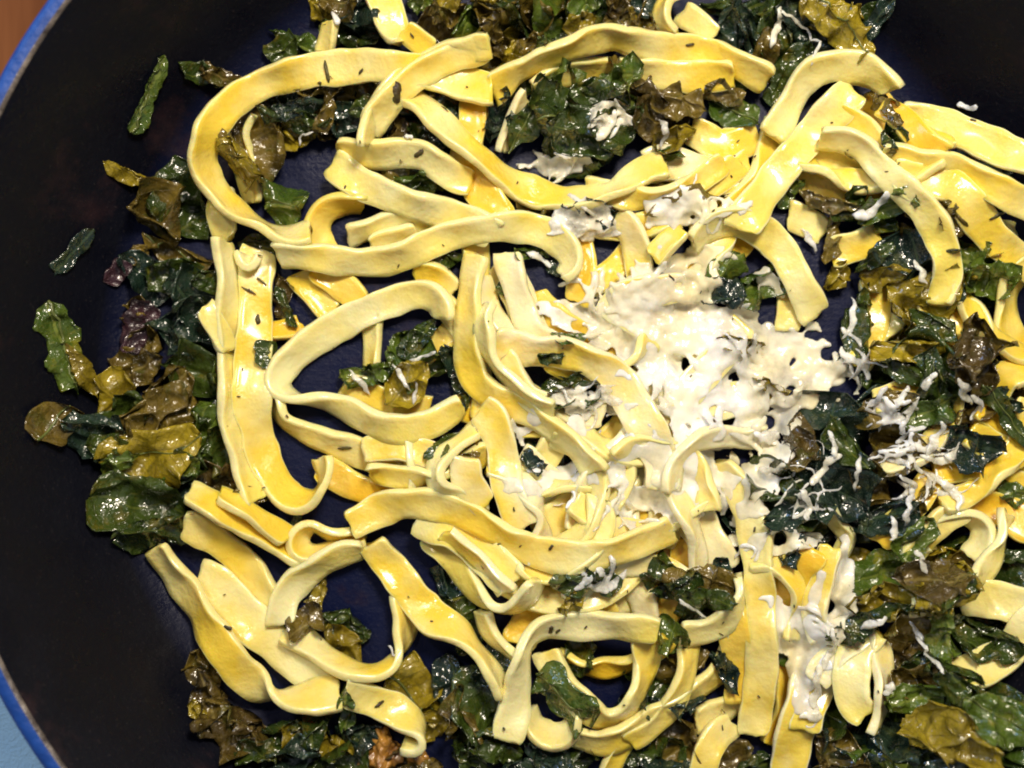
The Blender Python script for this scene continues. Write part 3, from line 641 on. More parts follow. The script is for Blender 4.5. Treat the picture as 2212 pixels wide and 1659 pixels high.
# centre fill: the bottom layer of the heap
def under(cx, cy, L, ang, bend, m, tilt=14, W=80):
    ar = math.radians(ang); P = []; x, y = cx, cy; n = 6; r0 = random.choice([-1, 1])*tilt*.8
    for i in range(n):
        P.append((x, y, r0+random.gauss(0, tilt*.5))); x += cos(ar)*L/n; y -= sin(ar)*L/n; ar += math.radians(bend)/n
    P = np.array(P); P[:, :2] += np.array([cx, cy])-P[:, :2].mean(0)
    o = N('buried noodle', P, W=W*.9, m=m)
    AUTO.append([o, ('half buried', 'noodle', 'left of the centre' if cx < 1150 else ('under the melted cheese' if cy < 1000 else 'in the lower middle') if cx < 1700 else 'on the right side'), cx, cy])
for a in [(1020, 620, 260, 70, 40), (960, 720, 240, 20, 60), (1080, 900, 260, -30, 50), (880, 980, 240, 10, -60), (1160, 1000, 280, 40, 40), (1240, 700, 280, -50, 60), (1330, 560, 260, 20, 80),
          (1420, 680, 300, -20, 60), (1540, 700, 300, 60, 40), (1340, 900, 300, 30, 70), (1480, 860, 300, -60, 40), (1600, 860, 260, 20, 60), (1300, 1120, 300, 10, 50), (1420, 1160, 260, -60, 60),
          (1180, 1280, 280, 70, 40), (1320, 1290, 260, -20, 80), (1460, 1260, 260, 60, 40), (1560, 1200, 260, -70, 30), (1690, 1520, 240, 60, 60),
          (1880, 700, 240, 60, 60), (1980, 820, 260, 20, 40), (2060, 700, 240, -60, 60), (1900, 1000, 260, 10, 50), (1960, 1100, 240, 40, 30), (2120, 1000, 260, 0, 40), (1560, 330, 260, 10, 40),
          (1460, 420, 260, 30, 40), (1800, 330, 240, 10, 40), (1900, 420, 260, -10, 40), (1700, 620, 240, 80, 40), (1540, 560, 240, 10, 60), (1250, 560, 240, 80, 40), (1380, 480, 240, -10, 50)]:
    under(*a, random.choice('yycoco'))
N('noodle under the cheese left of centre', [(1120, 980, 0), (1190, 1050, 0), (1280, 1090, 0), (1380, 1100, 0)], W=92, m='c')
N('noodle buried under the melted cheese, upper', [(1300, 640, 0), (1400, 700, 5), (1500, 740, 0), (1620, 760, 0)], W=92, m='c')
N('noodle buried under the melted cheese, middle', [(1320, 820, 0), (1420, 860, 0), (1530, 870, 0), (1650, 850, 0)], W=92, m='c')
N('noodle buried under the melted cheese, lower', [(1380, 960, 0), (1440, 900, 10), (1500, 830, 0), (1560, 760, 0), (1600, 690, 0)], W=92, m='c')
N('noodle passing below the crossing left of the cheese', [(1080, 560, 0), (1120, 640, 0), (1150, 720, 0), (1210, 780, 0)], W=82, m='c')
N('deep yellow noodle seen inside the loop left of the cheese', [(1040, 700, 0), (1110, 735, 0), (1180, 730, 0)], W=86, m='o')
N('flat yellow noodle at the centre bottom under the long fold', [(1150, 1150, 0), (1220, 1110, 0), (1300, 1070, 0), (1370, 1010, 0)], W=104, m='y')
N('creamy noodle under the cheese at the lower middle', [(1400, 960, 10), (1430, 1050, 5), (1440, 1130, 0), (1420, 1180, 0)], W=96, m='c')
N('deep yellow noodle wedge at the lower middle', [(1290, 1010, 5), (1275, 1070, 0), (1300, 1140, 0)], W=90, m='o')
N('broad creamy noodle falling toward the dark gap below the cheese', [(1462, 1040, 0), (1495, 1110, 5), (1535, 1180, 5), (1568, 1235, 10)], W=104, m='c')
N('flat noodle crossing below the centre fold, left of the lower loop', [(1235, 1225, 5), (1195, 1285, 0), (1150, 1335, 0), (1115, 1395, 20)], W=92, m='o')
N('yellow noodle diagonal above the bottom loop', [(1225, 1240, 25), (1275, 1290, 20), (1320, 1345, 20)], W=80, m='o')
N('narrow noodle standing above the right end of the bottom loop', [(1345, 1195, 15), (1372, 1250, 20), (1392, 1310, 30), (1400, 1355, 35)], W=80, m='c')
N('thin standing noodle left of the bottom loop', [(1042, 1318, 60), (1058, 1368, 58), (1095, 1402, 58), (1135, 1430, 60)], W=72, m='p')
N('torn orange noodle at the left of the lower right gap', [(1765, 1185, 30), (1722, 1225, 10), (1702, 1290, 0), (1690, 1355, 0)], W=84, m='o')
N('noodle flowing down to the bottom edge right of the vertical noodle', [(1770, 1370, 5), (1755, 1440, 0), (1738, 1520, 0), (1715, 1590, 0), (1700, 1680, 0)], W=100, m='c')
N('thin noodle piece descending into the bottom right stack', [(1806, 1380, 20), (1790, 1440, 20), (1760, 1510, 15), (1735, 1580, 20)], W=74, m='c')
N('deep noodle beside the vertical noodle at lower right', [(1575, 1290, 10), (1588, 1380, 10), (1600, 1460, 10), (1590, 1520, 10)], W=74, m='o')
N('crumpled yellow noodle right of the wide diagonal noodle', [(1738, 362, 10), (1765, 402, 15), (1812, 408, 8), (1865, 415, 8), (1920, 418, 15)], W=86)
N('flat pale noodle touching the crumpled noodle at upper right', [(1740, 345, 0), (1805, 352, 0), (1880, 370, 0)], W=72, m='p')
N('yellow noodle fold left of the wide diagonal noodle', [(1490, 275, 20), (1525, 300, 10), (1560, 318, 0), (1640, 295, 10)], W=84)
N('lumpy yellow noodle entering the wide diagonal from the left', [(1390, 360, 10), (1445, 352, 0), (1505, 370, 0), (1570, 385, 0), (1620, 350, 0)], W=92, m='c')
N('creamy noodle from the cheese lump up to the wide diagonal noodle', [(1465, 440, 20), (1520, 410, 15), (1600, 350, 20)], W=78, m='c')
N('noodle descending from the cheese lump above centre', [(1330, 462, 40), (1366, 505, 35), (1380, 560, 25), (1384, 620, 20)], W=74, m='c')
N('short noodle slanting right above the centre gap', [(1475, 490, 35), (1440, 525, 35), (1410, 560, 30)], W=66)
N('square pale noodle end right of the wide diagonal noodle', [(1700, 462, 0), (1738, 478, 3), (1782, 505, 5)], W=84, m='p')
N('bright yellow noodle block left of the dark leaf on the right', [(1793, 548, 5), (1845, 532, 5), (1905, 512, 10)], W=86, m='y')
N('small zigzag noodle standing alone in the dark leaves below the cheese', [(1788, 1095, 48), (1806, 1130, 45), (1832, 1158, 40), (1818, 1190, 45), (1806, 1222, 40)], W=46, m='p')
N('curled pale strip inside the upper left noodles', [(748, 512, 30), (800, 494, 45), (872, 480, 50), (945, 474, 45)], W=74, m='p')
N('second pale strip below the curled one inside the upper left noodles', [(800, 535, 40), (850, 515, 40), (905, 498, 45)], W=60, m='p')
N('yellow noodle hooking round below the big left loop', [(790, 438, -55), (735, 440, -58), (697, 460, -56), (683, 492, -45), (692, 530, -30), (715, 556, -20)], W=78, m='o')
N('small noodle fold behind the right end of the S-shaped noodle', [(890, 582, 40), (940, 595, 35), (985, 632, 30)], W=64)

for a in [(1180, 1010, 330, -55, 90, 'y'), (1330, 1000, 340, 80, -60, 'c'), (1250, 1130, 360, 15, 60, 'y'), (1390, 1110, 330, -40, 90, 'y'), (1480, 1180, 300, 70, 60, 'c'), (1230, 1270, 320, -30, 70, 'y'),
          (1350, 1250, 280, 50, -80, 'c'), (1100, 1200, 300, -50, 60, 'c'), (930, 1010, 260, -15, 50, 'y'), (1010, 770, 280, 85, 50, 'y'), (1110, 700, 260, -75, 60, 'c'), (1500, 560, 300, 10, 80, 'c'),
          (1600, 400, 300, 30, 50, 'y'), (1420, 400, 300, -20, 60, 'y'), (1880, 370, 300, -30, 60, 'y'), (2040, 440, 320, -50, 40, 'y'), (2130, 680, 300, -80, 60, 'y'), (2000, 930, 260, 10, 80, 'c'), (2150, 990, 300, 20, 60, 'y'),
          (1690, 1280, 240, 60, 120, 'y'), (1440, 1500, 260, 30, 60, 'y'), (1250, 1060, 300, 35, 120, 'y'), (1340, 940, 300, -65, 100, 'y'), (1130, 1100, 260, 70, 90, 'c'), (1450, 1010, 280, 25, -110, 'y'), (1230, 1180, 280, -15, 110, 'y'), (1330, 1420, 240, -20, 60, 'o'), (2090, 1230, 300, 10, 70, 'p'),
          (1890, 1450, 260, 70, 50, 'c'), (1180, 850, 260, -60, 60, 'c'), (1300, 780, 240, -30, 80, 'y')]:
    under(a[0], a[1], a[2]*1.3, a[3], a[4]*1.5, a[5], tilt=48, W=72)

# leaves over the lower noodles
for x_, y_ in [(1160, 470), (1210, 580), (1110, 620), (1300, 1250), (1230, 1300), (1420, 1230), (1480, 1300), (1560, 1240), (1700, 1180), (1760, 1280), (1690, 1400), (1500, 440), (1440, 330), (1700, 420), (1830, 440), (1800, 600),
               (960, 560), (1150, 1000), (1000, 970), (1250, 1420), (1380, 1450), (1560, 1450), (1760, 1450), (1900, 480), (2030, 620), (2090, 900), (1980, 1080), (2180, 1060), (2150, 860), (1480, 1520), (1380, 880), (1220, 840)]:
    leaf(x_, y_, random.uniform(55, 100), random.uniform(35, 65), random.uniform(0, 180), random.choice('ggmtbo'), crump=1.1, lift=2)
for a in [(610, 640, 100, 40, -80, 'b'), (622, 665, 100, 30, -70, 'g'), (575, 770, 60, 40, 60, 'g')]: leaf(*a)
leaf(548, 312, 150, 118, 35, 'b', 'big glossy brown crumpled leaf inside the big left loop', crump=1.5)
leaf(520, 350, 120, 70, -50, 'o', 'olive leaf edge hanging down inside the big left loop', crump=1.0)
leaf(640, 255, 150, 60, -5, 'g', 'dark leaf between the big left loop and the leaves under it', crump=1.1)
leaf(650, 230, 120, 50, 10, 't')
leaf(625, 440, 104, 92, 10, 'm', 'bright green flat leaf standing on the bare pan inside the big left loop', crump=.7, lift=12, stem=.5)
leaf(600, 540, 150, 48, -8, 'g', 'dark flat leaf under the lower end of the big left loop', crump=.5)
leaf(700, 245, 90, 40, 70, 'b')
for a in [(2010, 460, 110, 80, 0, 'b'), (1990, 520, 100, 80, 60, 'g'), (2060, 470, 90, 60, 20, 'b'), (2100, 560, 100, 60, 0, 'm')]: leaf(*a, crump=1.1)

# ------------------------------------------------------------------ 3. middle noodles
N('tall yellow noodle on the left ending in a U-bend at the bottom', [(556, 535, -22), (552, 640, -12), (550, 720, -8), (545, 800, -10), (545, 880, -14), (560, 960, -22), (590, 1030, -42), (632, 1078, -60), (680, 1078, -66), (703, 1035, -66), (698, 985, -60)], W=96, m='y')
N('noodle crossing above the upper leaves toward the right', [(1062, 200, 35), (1110, 160, 50), (1184, 121, 66), (1254, 94, 68), (1318, 78, 68), (1372, 92, 42), (1430, 103, 30), (1490, 104, 28), (1552, 124, 38), (1610, 145, 45), (1662, 175, 52)], W=80)
N('noodle below the upper crossing one with a torn left part', [(1150, 196, 60), (1184, 170, 60), (1240, 154, 58), (1306, 150, 58), (1372, 152, 40), (1440, 162, 20), (1505, 167, 22), (1588, 160, 55)], W=78)
N('small thin pale noodle left of the dark upper leaf tuft', [(1082, 330, 68), (1096, 290, 68), (1118, 240, 66), (1136, 205, 60)], W=56, m='c')
N('noodle curling over at the left end of the upper left pair', [(728, 316, 55), (797, 334, 52), (867, 330, 50), (915, 335, 40), (950, 360, 20), (985, 385, 8), (1020, 398, 0)], W=80)
N('broad noodle under the curled one of the upper left pair', [(718, 348, 15), (762, 388, 8), (830, 418, 25), (900, 445, 38), (960, 462, 35), (1015, 482, 30), (1075, 505, 25)], W=86, m='p')
N('long noodle running diagonally from the upper left to the cheese', [(872, 203, -30), (905, 222, -45), (945, 258, -48), (992, 305, -45), (1043, 345, -48), (1092, 385, -35), (1159, 417, -32), (1240, 430, -40), (1324, 413, -52), (1385, 372, -40), (1440, 355, -20)], W=80)
N('noodle with a dark spot crossing over the big left loop', [(1062, 98, -38), (990, 113, -42), (937, 135, -36), (888, 167, -28), (845, 205, -42), (812, 245, -58), (795, 282, -70), (786, 316, -76)], W=76)
N('short folded noodle flap at the right end of the big left loop', [(962, 170, 10), (1005, 182, 8), (1062, 192, 20)], W=72)
N('noodle bridging down the left side of the cheese', [(1094, 545, 15), (1110, 605, 30), (1128, 665, 25), (1150, 715, 15), (1195, 745, 10)], W=72, m='c')
N('wide arc noodle on the left of the melted cheese', [(1064, 748, 30), (1145, 756, 35), (1219, 760, 32), (1285, 785, 28), (1340, 830, 22), (1376, 888, 10), (1408, 945, 0), (1425, 1000, 0), (1430, 1060, 8)], W=96, m='c')
N('short noodle between the arc noodle and the long fold', [(1085, 770, 20), (1115, 820, 20), (1150, 862, 25), (1205, 885, 20)], W=68, m='c')
N('pale looped noodle below centre left', [(1032, 925, 50), (985, 962, 58), (945, 1000, 66), (946, 1048, 60), (990, 1085, 30), (1050, 1115, 10)], W=74, m='p')
N('creamy flat noodle inside the pale looped noodle', [(1005, 985, 0), (1010, 1040, 0), (1050, 1095, 0)], W=78, m='c')
N('thin noodle tongue from the cheese curving left and down', [(1448, 1065, 52), (1460, 1000, 50), (1502, 956, 48), (1555, 941, 45), (1608, 946, 42), (1655, 940, 30)], W=66, m='c')
N('green tinted noodle swag at the lower middle', [(925, 1145, 10), (972, 1190, 15), (1000, 1240, 35), (1030, 1282, 55), (1062, 1310, 68), (1100, 1314, 72), (1134, 1290, 72), (1158, 1250, 66)], W=84, m='p')
N('wide cream noodle lying under the green tinted swag', [(900, 1120, 0), (980, 1150, 0), (1060, 1210, 0), (1110, 1260, 0)], W=100, m='p')
N('thin pale ridge noodle beside the swag', [(960, 1150, 50), (1020, 1195, 50), (1060, 1235, 50), (1100, 1280, 40)], W=64, m='c')
N('noodle closing the small loop at lower left', [(786, 1148, -60), (725, 1156, -62), (672, 1134, -66), (644, 1158, -68), (645, 1186, -68), (672, 1199, -66), (735, 1180, -60), (790, 1160, -50)], W=70)
N('ring noodle at the lower left enclosing bare pan', [(862, 1280, -58), (876, 1340, -62), (866, 1405, -78), (836, 1440, -95), (792, 1452, -108), (742, 1440, -116), (698, 1414, -122), (660, 1384, -126), (615, 1362, -128)], W=78)
N('pale noodle tip curling up to form the lower left ring', [(606, 1352, 5), (612, 1300, 12), (640, 1258, 30), (688, 1222, 46), (738, 1196, 55), (785, 1186, 55)], W=80, m='p')
N('wide yellow noodle dropping from the fold and twisting thin', [(800, 1172, 0), (845, 1225, 0), (892, 1285, 0), (935, 1335, -30), (985, 1360, -62), (1030, 1405, -72), (1064, 1452, -70), (1092, 1505, -62)], W=86)
N('noodle bend closing the right side of the bottom loop', [(1395, 1368, -10), (1396, 1430, -22), (1378, 1492, -48), (1348, 1540, -60), (1300, 1552, -48), (1252, 1512, -30), (1205, 1452, -24), (1175, 1405, -20)], W=78)
N('noodle crossing right from the bottom loop and curling up', [(1465, 1372, 25), (1540, 1358, 30), (1582, 1325, 48), (1600, 1280, 64), (1594, 1240, 70)], W=78, m='p')
N('pale broad noodle end curving down at lower right', [(1890, 1362, 42), (1852, 1402, 30), (1840, 1455, 22), (1843, 1512, 15), (1872, 1550, 8)], W=84, m='p')
N('pale noodle arm joining the curved noodle end at lower right', [(1886, 1352, 30), (1838, 1395, 32), (1790, 1430, 30), (1760, 1475, 20)], W=70, m='c')
N('creamy strand streaked with cheese down the lower right', [(1795, 1178, 30), (1778, 1250, 35), (1760, 1320, 30), (1775, 1385, 20)], W=62, m='c')
N('straight vertical noodle right of the bottom loop', [(1552, 995, 45), (1590, 1045, 45), (1620, 1115, 35), (1636, 1195, 25), (1642, 1280, 18), (1645, 1365, 18), (1645, 1450, 18), (1633, 1535, 15), (1624, 1590, 10)], W=80)
N('thin upper right noodle crossing below the top loop', [(1815, 245, 30), (1860, 272, 34), (1900, 315, 38), (1932, 355, 45)], W=64)
N('noodle running to the right border along its upper edge', [(1905, 330, 52), (1975, 345, 50), (2050, 357, 45), (2118, 385, 38), (2175, 420, 25), (2240, 455, 15)], W=70)
N('broad noodle running to the right border below the edge one', [(1925, 372, 15), (1997, 388, 5), (2060, 405, 5), (2106, 462, 15), (2152, 520, 15), (2235, 585, 20)], W=84)
N('yellow noodle under the folded upper right loop', [(1900, 230, 0), (1940, 250, 0), (1990, 300, 30), (2040, 330, 55)], W=62, m='o')

# ------------------------------------------------------------------ 4. upper leaves
leaf(1190, 235, 150, 90, 70, 'm', 'green crumpled leaf at the left of the upper leaf tuft', crump=1.2)
leaf(1150, 250, 170, 60, 60, 'g', 'folded dark leaf standing at the left of the upper leaf tuft', crump=1.0, stem=.5)
leaf(1075, 265, 110, 44, 70, 't', 'narrow blue black leaf bit left of the upper leaf tuft', crump=1.3)
leaf(1250, 250, 190, 110, 20, 'g', 'large dark green leaf in the middle of the upper leaf tuft', crump=1.0, stem=.7)
leaf(1380, 200, 140, 110, -40, 'b', 'brown glistening leaf at the top right of the upper leaf tuft', crump=1.4)
leaf(1340, 175, 110, 60, 30, 'm', 'small bright green leaf at the top of the upper leaf tuft')
leaf(1260, 300, 150, 90, -10, 'g'); leaf(1330, 270, 130, 90, 60, 'g'); leaf(1420, 260, 120, 90, 40, 'b'); leaf(1470, 230, 110, 70, -20, 'b')
leaf(1290, 200, 120, 40, 10, 'g'); leaf(1450, 300, 90, 60, 20, 'o')
leaf(1585, 245, 110, 70, -32, 'm', 'dark green leaf with a pale midrib below the crossing noodles at upper right', crump=.6, stem=.8)
leaf(1560, 210, 90, 40, -10, 'b')
leaf(1685, 185, 105, 56, 72, 'g', 'crinkled dark green leaf left of the folded upper right loop', crump=1.0)
leaf(1905, 215, 60, 34, -60, 'b'); leaf(1890, 190, 70, 20, -60, 'g'); leaf(1925, 300, 56, 60, 20, 'g', 'small dark leaf wrapped over the orange noodle at upper right')
leaf(1918, 240, 80, 22, -70, 'b')
leaf(1860, 340, 90, 20, -10, 'o')
leaf(900, 790, 120, 110, 30, 'm', 'green crumpled leaf with cheese strands inside the S-shaped noodle', crump=1.2)
leaf(905, 735, 110, 46, 55, 'g', 'dark pointed leaf tip above the crumpled leaf inside the S-shaped noodle')
leaf(800, 800, 110, 60, 10, 'm', 'small green leaf left of the crumpled leaf inside the S-shaped noodle', crump=1.2)
leaf(880, 830, 120, 70, 40, 'o')
leaf(985, 800, 120, 40, -65, 't'); leaf(1005, 870, 40, 30, 60, 'g')
leaf(955, 965, 80, 40, 40, 'g', 'dark green leaf piece above the pale looped noodle left of centre', crump=.7)
leaf(1150, 545, 80, 40, 10, 'm', 'green leaf bit with melted cheese under the long horizontal noodle')
leaf(575, 765, 62, 50, 70, 'g', 'small dark green leaf lying on the tall yellow noodle at left', crump=.6)
for a in [(1970, 570, 130, 110, -70, 't'), (1990, 620, 120, 80, 20, 'o'), (1960, 680, 150, 100, -70, 'o'), (1890, 600, 80, 50, 0, 'o'), (1855, 680, 110, 40, 85, 'g'), (1830, 730, 130, 50, -80, 'g'),
          (2020, 740, 90, 70, 0, 'b'), (1790, 520, 110, 40, 80, 'b'), (1850, 450, 130, 60, 5, 'g'), (1900, 460, 110, 50, 20, 'm'), (1780, 440, 110, 40, -20, 'b'), (1880, 560, 90, 40, 30, 'g'),
          (2000, 700, 120, 70, -20, 'g'), (2130, 600, 110, 66, -5, 'm')]:
    leaf(*a, crump=1.05)
leaf(1960, 790, 190, 130, -15, 'g', 'large green leaf at the centre of the right hand leaf clump', crump=1.0, stem=.6)
leaf(1940, 755, 130, 60, 0, 'o', 'olive glinting leaf rim above the large green leaf on the right', crump=1.3)
leaf(2020, 830, 170, 80, -70, 'g', 'dark green leaf draped down the right hand leaf clump', crump=1.1)
leaf(2070, 760, 130, 100, 60, 'b', 'rough brown leaf mass on the right hand side', crump=1.6)
leaf(2100, 800, 120, 90, -30, 'b', crump=1.5)
leaf(2175, 905, 190, 36, -48, 'g', 'long narrow dark leaf on the yellow noodles at the right border', crump=.5, stem=.4)
leaf(2090, 960, 120, 90, -20, 't', 'smooth grey green leaf above the pale square noodle end', crump=.8)
leaf(1900, 880, 110, 70, 20, 'b'); leaf(1990, 890, 130, 60, 30, 'm'); leaf(1950, 990, 120, 80, 40, 'b'); leaf(1880, 1030, 120, 70, -50, 'b')
leaf(1760, 930, 180, 130, 60, 't', 'large blue black leaf at the top of the clump below the melted cheese', crump=.9)
leaf(1720, 1010, 160, 110, 20, 'g'); leaf(1790, 1040, 160, 110, -40, 't'); leaf(1820, 960, 130, 70, -60, 'g'); leaf(1700, 950, 110, 80, 70, 'b')
leaf(1900, 1110, 130, 90, 30, 't'); leaf(1690, 1090, 120, 90, 0, 'g'); leaf(1640, 1030, 110, 70, 40, 'g'); leaf(1730, 1100, 140, 80, 10, 't')
leaf(1980, 1165, 110, 66, 55, 'm', 'small olive green leaf standing left of the ring shaped noodle at lower right', crump=.7, stem=.6)
leaf(1880, 1235, 130, 80, 10, 'm', 'yellow green leaf at the left of the lower right clump', crump=.8)
leaf(1905, 1290, 180, 70, -2, 'o', 'glinting mustard leaf at the left of the lower right clump', crump=1.3)
leaf(2020, 1260, 160, 90, 25, 'o', crump=1.3); leaf(2060, 1275, 120, 60, 40, 'g'); leaf(1990, 1240, 140, 70, 10, 'b')
leaf(1880, 1335, 200, 46, 20, 'g', 'long dark leaf across the lower right clump', crump=.7)
leaf(1970, 1380, 150, 110, 0, 'b'); leaf(2035, 1360, 140, 60, -75, 'm'); leaf(2100, 1360, 130, 90, -20, 'g'); leaf(1830, 1350, 100, 60, 30, 'g')
leaf(2030, 1440, 130, 80, -20, 'g'); leaf(1960, 1460, 100, 60, 30, 'b'); leaf(1975, 1502, 160, 64, 6, 'm', 'long bright green leaf face in the lower right clump', crump=.8)
leaf(2060, 1540, 110, 70, 20, 'b'); leaf(2090, 1590, 120, 70, -40, 'o'); leaf(2080, 1480, 110, 70, -30, 'g'); leaf(2150, 1545, 150, 84, -28, 'm', 'big green leaf reaching furthest toward the bottom right corner', crump=.9, stem=.5)
leaf(1995, 1560, 130, 90, 60, 'o', 'golden brown glinting leaf at the bottom of the lower right clump', crump=1.5)
leaf(1505, 1262, 150, 70, -5, 'b', 'rolled brown leaf right of the lower middle fold', crump=1.1)
leaf(1460, 1255, 110, 60, 30, 'g'); leaf(1520, 1290, 130, 50, -10, 'g')
leaf(1440, 1365, 80, 80, 80, 'm', 'green leaf folded over the right end of the bottom loop', crump=1.0)
leaf(1215, 1500, 150, 90, -35, 'm', 'dark green leaf lying inside the bottom loop', crump=.7, stem=.6, lift=8)
leaf(748, 1530, 100, 34, 85, 'm', 'thin green leaf over the gap between two bottom left noodle ends', crump=.6, lift=8)
leaf(682, 1300, 120, 30, 62, 'o', 'narrow olive leaf lying on the pale noodle tip at lower left', crump=.8)
leaf(670, 1330, 66, 60, 30, 'b', 'dark brown crumpled leaf bit at the base of the lower left ring', crump=1.6)
leaf(1240, 1250, 110, 70, 0, 'g'); leaf(1300, 1215, 90, 50, 30, 'g'); leaf(1230, 725, 80, 40, 0, 'm'); leaf(1240, 850, 110, 70, 20, 'g'); leaf(1190, 770, 60, 30, 0, 'g')
leaf(1560, 590, 110, 60, 40, 'm'); leaf(1620, 620, 130, 90, 30, 'm', 'green leaf poking up through the melted cheese below the arch', crump=1.3); leaf(1560, 640, 90, 60, 0, 't')
leaf(1600, 740, 110, 40, -10, 'o'); leaf(1640, 820, 130, 46, -25, 'o'); leaf(1260, 475, 130, 60, 0, 't'); leaf(1480, 445, 160, 60, 10, 'b')

# ------------------------------------------------------------------ 5. top noodles
N('big pale yellow loop at the upper left of the heap', [(1066, 196, 15), (985, 178, 5), (900, 152, -8), (820, 141, -14), (740, 146, -18), (650, 156, -22), (570, 180, -34), (502, 222, -42), (452, 282, -46), (437, 345, -50), (462, 408, -60), (512, 458, -64), (570, 490, -66), (622, 510, -62), (674, 500, -48)], W=84, m='y')
N('dark spotted noodle end folded over the top of the big left loop', [(1058, 100, -35), (1000, 116, -35), (940, 140, -32), (890, 172, -26), (850, 208, -40), (815, 250, -56), (796, 284, -68)], W=76)
N('long pale horizontal noodle hooking down at its right end', [(596, 548, 40), (650, 552, 38), (725, 562, 35), (800, 566, 36), (860, 556, 36), (915, 532, 35), (975, 508, 34), (1043, 494, 30), (1120, 490, 22), (1185, 505, 25), (1228, 540, 38), (1236, 575, 52), (1212, 602, 60)], W=80, m='p')
N('tiny heart shaped noodle curl beside the tall left noodle', [(522, 545, -60), (527, 568, -60), (540, 578, -60), (553, 566, -60), (560, 546, -60)], W=46, T=16, m='p')
N('S-shaped noodle left of centre with its pale side up', [(958, 692, -66), (950, 655, -45), (912, 634, -20), (855, 648, -10), (788, 675, -12), (712, 714, -18), (648, 758, -30), (606, 803, -48), (604, 842, -62), (645, 864, -82), (700, 869, -110), (752, 886, -130), (805, 914, -148), (870, 928, -154), (940, 912, -146), (1000, 872, -126)], W=82, m='p')
N('noodle crossing down through the middle into the cheese', [(1030, 548, 35), (1018, 606, 40), (1014, 660, 48), (1010, 712, 48), (1012, 768, 38), (1032, 826, 26), (1080, 864, 32), (1142, 892, 42), (1200, 930, 48), (1252, 972, 50), (1290, 1020, 50)], W=80)
N('thin pale noodle edge beside the one crossing the middle', [(1064, 655, 70), (1046, 684, 70), (1048, 732, 70), (1066, 782, 70), (1108, 826, 68), (1150, 858, 66), (1200, 890, 62)], W=70, m='p')
N('broad creamy noodle dropping straight down below the middle', [(1040, 878, 20), (1066, 912, 12), (1083, 962, 5), (1092, 1028, 5), (1108, 1085, 5), (1140, 1140, 8)], W=86, m='c')
N('long folded noodle across the lower middle of the heap', [(752, 1138, 10), (800, 1112, 10), (855, 1090, 18), (930, 1088, 24), (1000, 1108, 30), (1060, 1140, 35), (1115, 1172, 30), (1180, 1197, 18), (1250, 1203, 15), (1325, 1190, 20), (1395, 1165, 28), (1455, 1140, 35)], W=84, m='y')
N('bottom loop noodle standing on its cut end', [(1094, 1602, 5), (1108, 1545, 15), (1117, 1485, 40), (1124, 1425, 54), (1142, 1380, 58), (1180, 1352, 46), (1235, 1350, 32), (1305, 1350, 26), (1370, 1356, 24), (1425, 1362, 20)], W=80, m='p')
N('arch shaped noodle above the melted cheese', [(1494, 530, 56), (1528, 492, 50), (1585, 474, 34), (1642, 498, 22), (1690, 543, 14), (1716, 590, 12), (1742, 640, 10), (1762, 686, 8)], W=84, m='p')
N('widest diagonal noodle at the upper right', [(1848, 196, 10), (1800, 240, 0), (1748, 298, 0), (1700, 352, 0), (1658, 406, 0), (1618, 462, 0), (1596, 498, 0)], W=94, m='p')
N('folded loop at the top of the widest diagonal noodle', [(1930, 196, -58), (1898, 166, -50), (1850, 145, -48), (1790, 143, -45), (1744, 165, -38), (1714, 208, -22), (1690, 256, -18), (1664, 296, -22)], W=82, m='p')
N('long slender noodle arcing down the right side', [(1768, 297, 50), (1820, 300, 50), (1865, 318, 48), (1904, 364, 46), (1946, 402, 44), (1990, 444, 38), (2024, 494, 32), (2042, 548, 24), (2047, 590, 25), (2040, 628, 34), (2026, 660, 46)], W=74, m='p')
N('cheese coated noodle lump above the melted cheese', [(1325, 655, 15), (1372, 632, 15), (1430, 625, 15), (1490, 618, 15)], W=82, m='c')

# ------------------------------------------------------------------ 6. herb flecks stuck to the noodles
def owner_at(dx, dy, cand=None):
    z = float(settle(dx, dy)[0]); x, y = place(dx, dy, z); z = float(hq(x, y))
    i, j = cells(x, y); return float(x), float(y), z, int(OWN[i, j])
def fleck(dx, dy, L, Wd, ang):
    x, y, z, oid = owner_at(dx, dy)
    if oid < 0: return
    par = OBJ[oid]
    if not par.name.startswith('fettuccine'): return
    ar = math.radians(ang); n = 7; pts = []
    top, bot = [], []
    for s_ in np.linspace(-1, 1, n):
        w = Wd/2*math.sqrt(max(0.05, 1-s_*s_))*random.uniform(.75, 1.2)
        bend = Wd*.4*math.sin(s_*1.6)
        for sg, lst in ((1, top), (-1, bot)):
            a, b = s_*L/2, sg*w+bend
            X, Y = x+a*cos(ar)-b*sin(ar), y+a*sin(ar)+b*cos(ar)
            lst.append((X, Y, float(hq(X, Y)) if abs(float(hq(X, Y))-z) < 40 else z))
    V = [(a, b, c+3.0) for a, b, c in top+bot]+[(a, b, c-1.5) for a, b, c in top+bot]
    k = 2*n; f = []
    for i in range(n-1):
        f.append((i, i+1, n+i+1, n+i)); f.append((k+i, k+n+i, k+n+i+1, k+i+1))
        f.append((i, k+i, k+i+1, i+1)); f.append((n+i, n+i+1, k+n+i+1, k+n+i))
    f.append((0, n, k+n, k)); f.append((n-1, k+n-1, k+2*n-1, 2*n-1))
    mesh_obj('herb_fleck', V, f, M_FL, par)
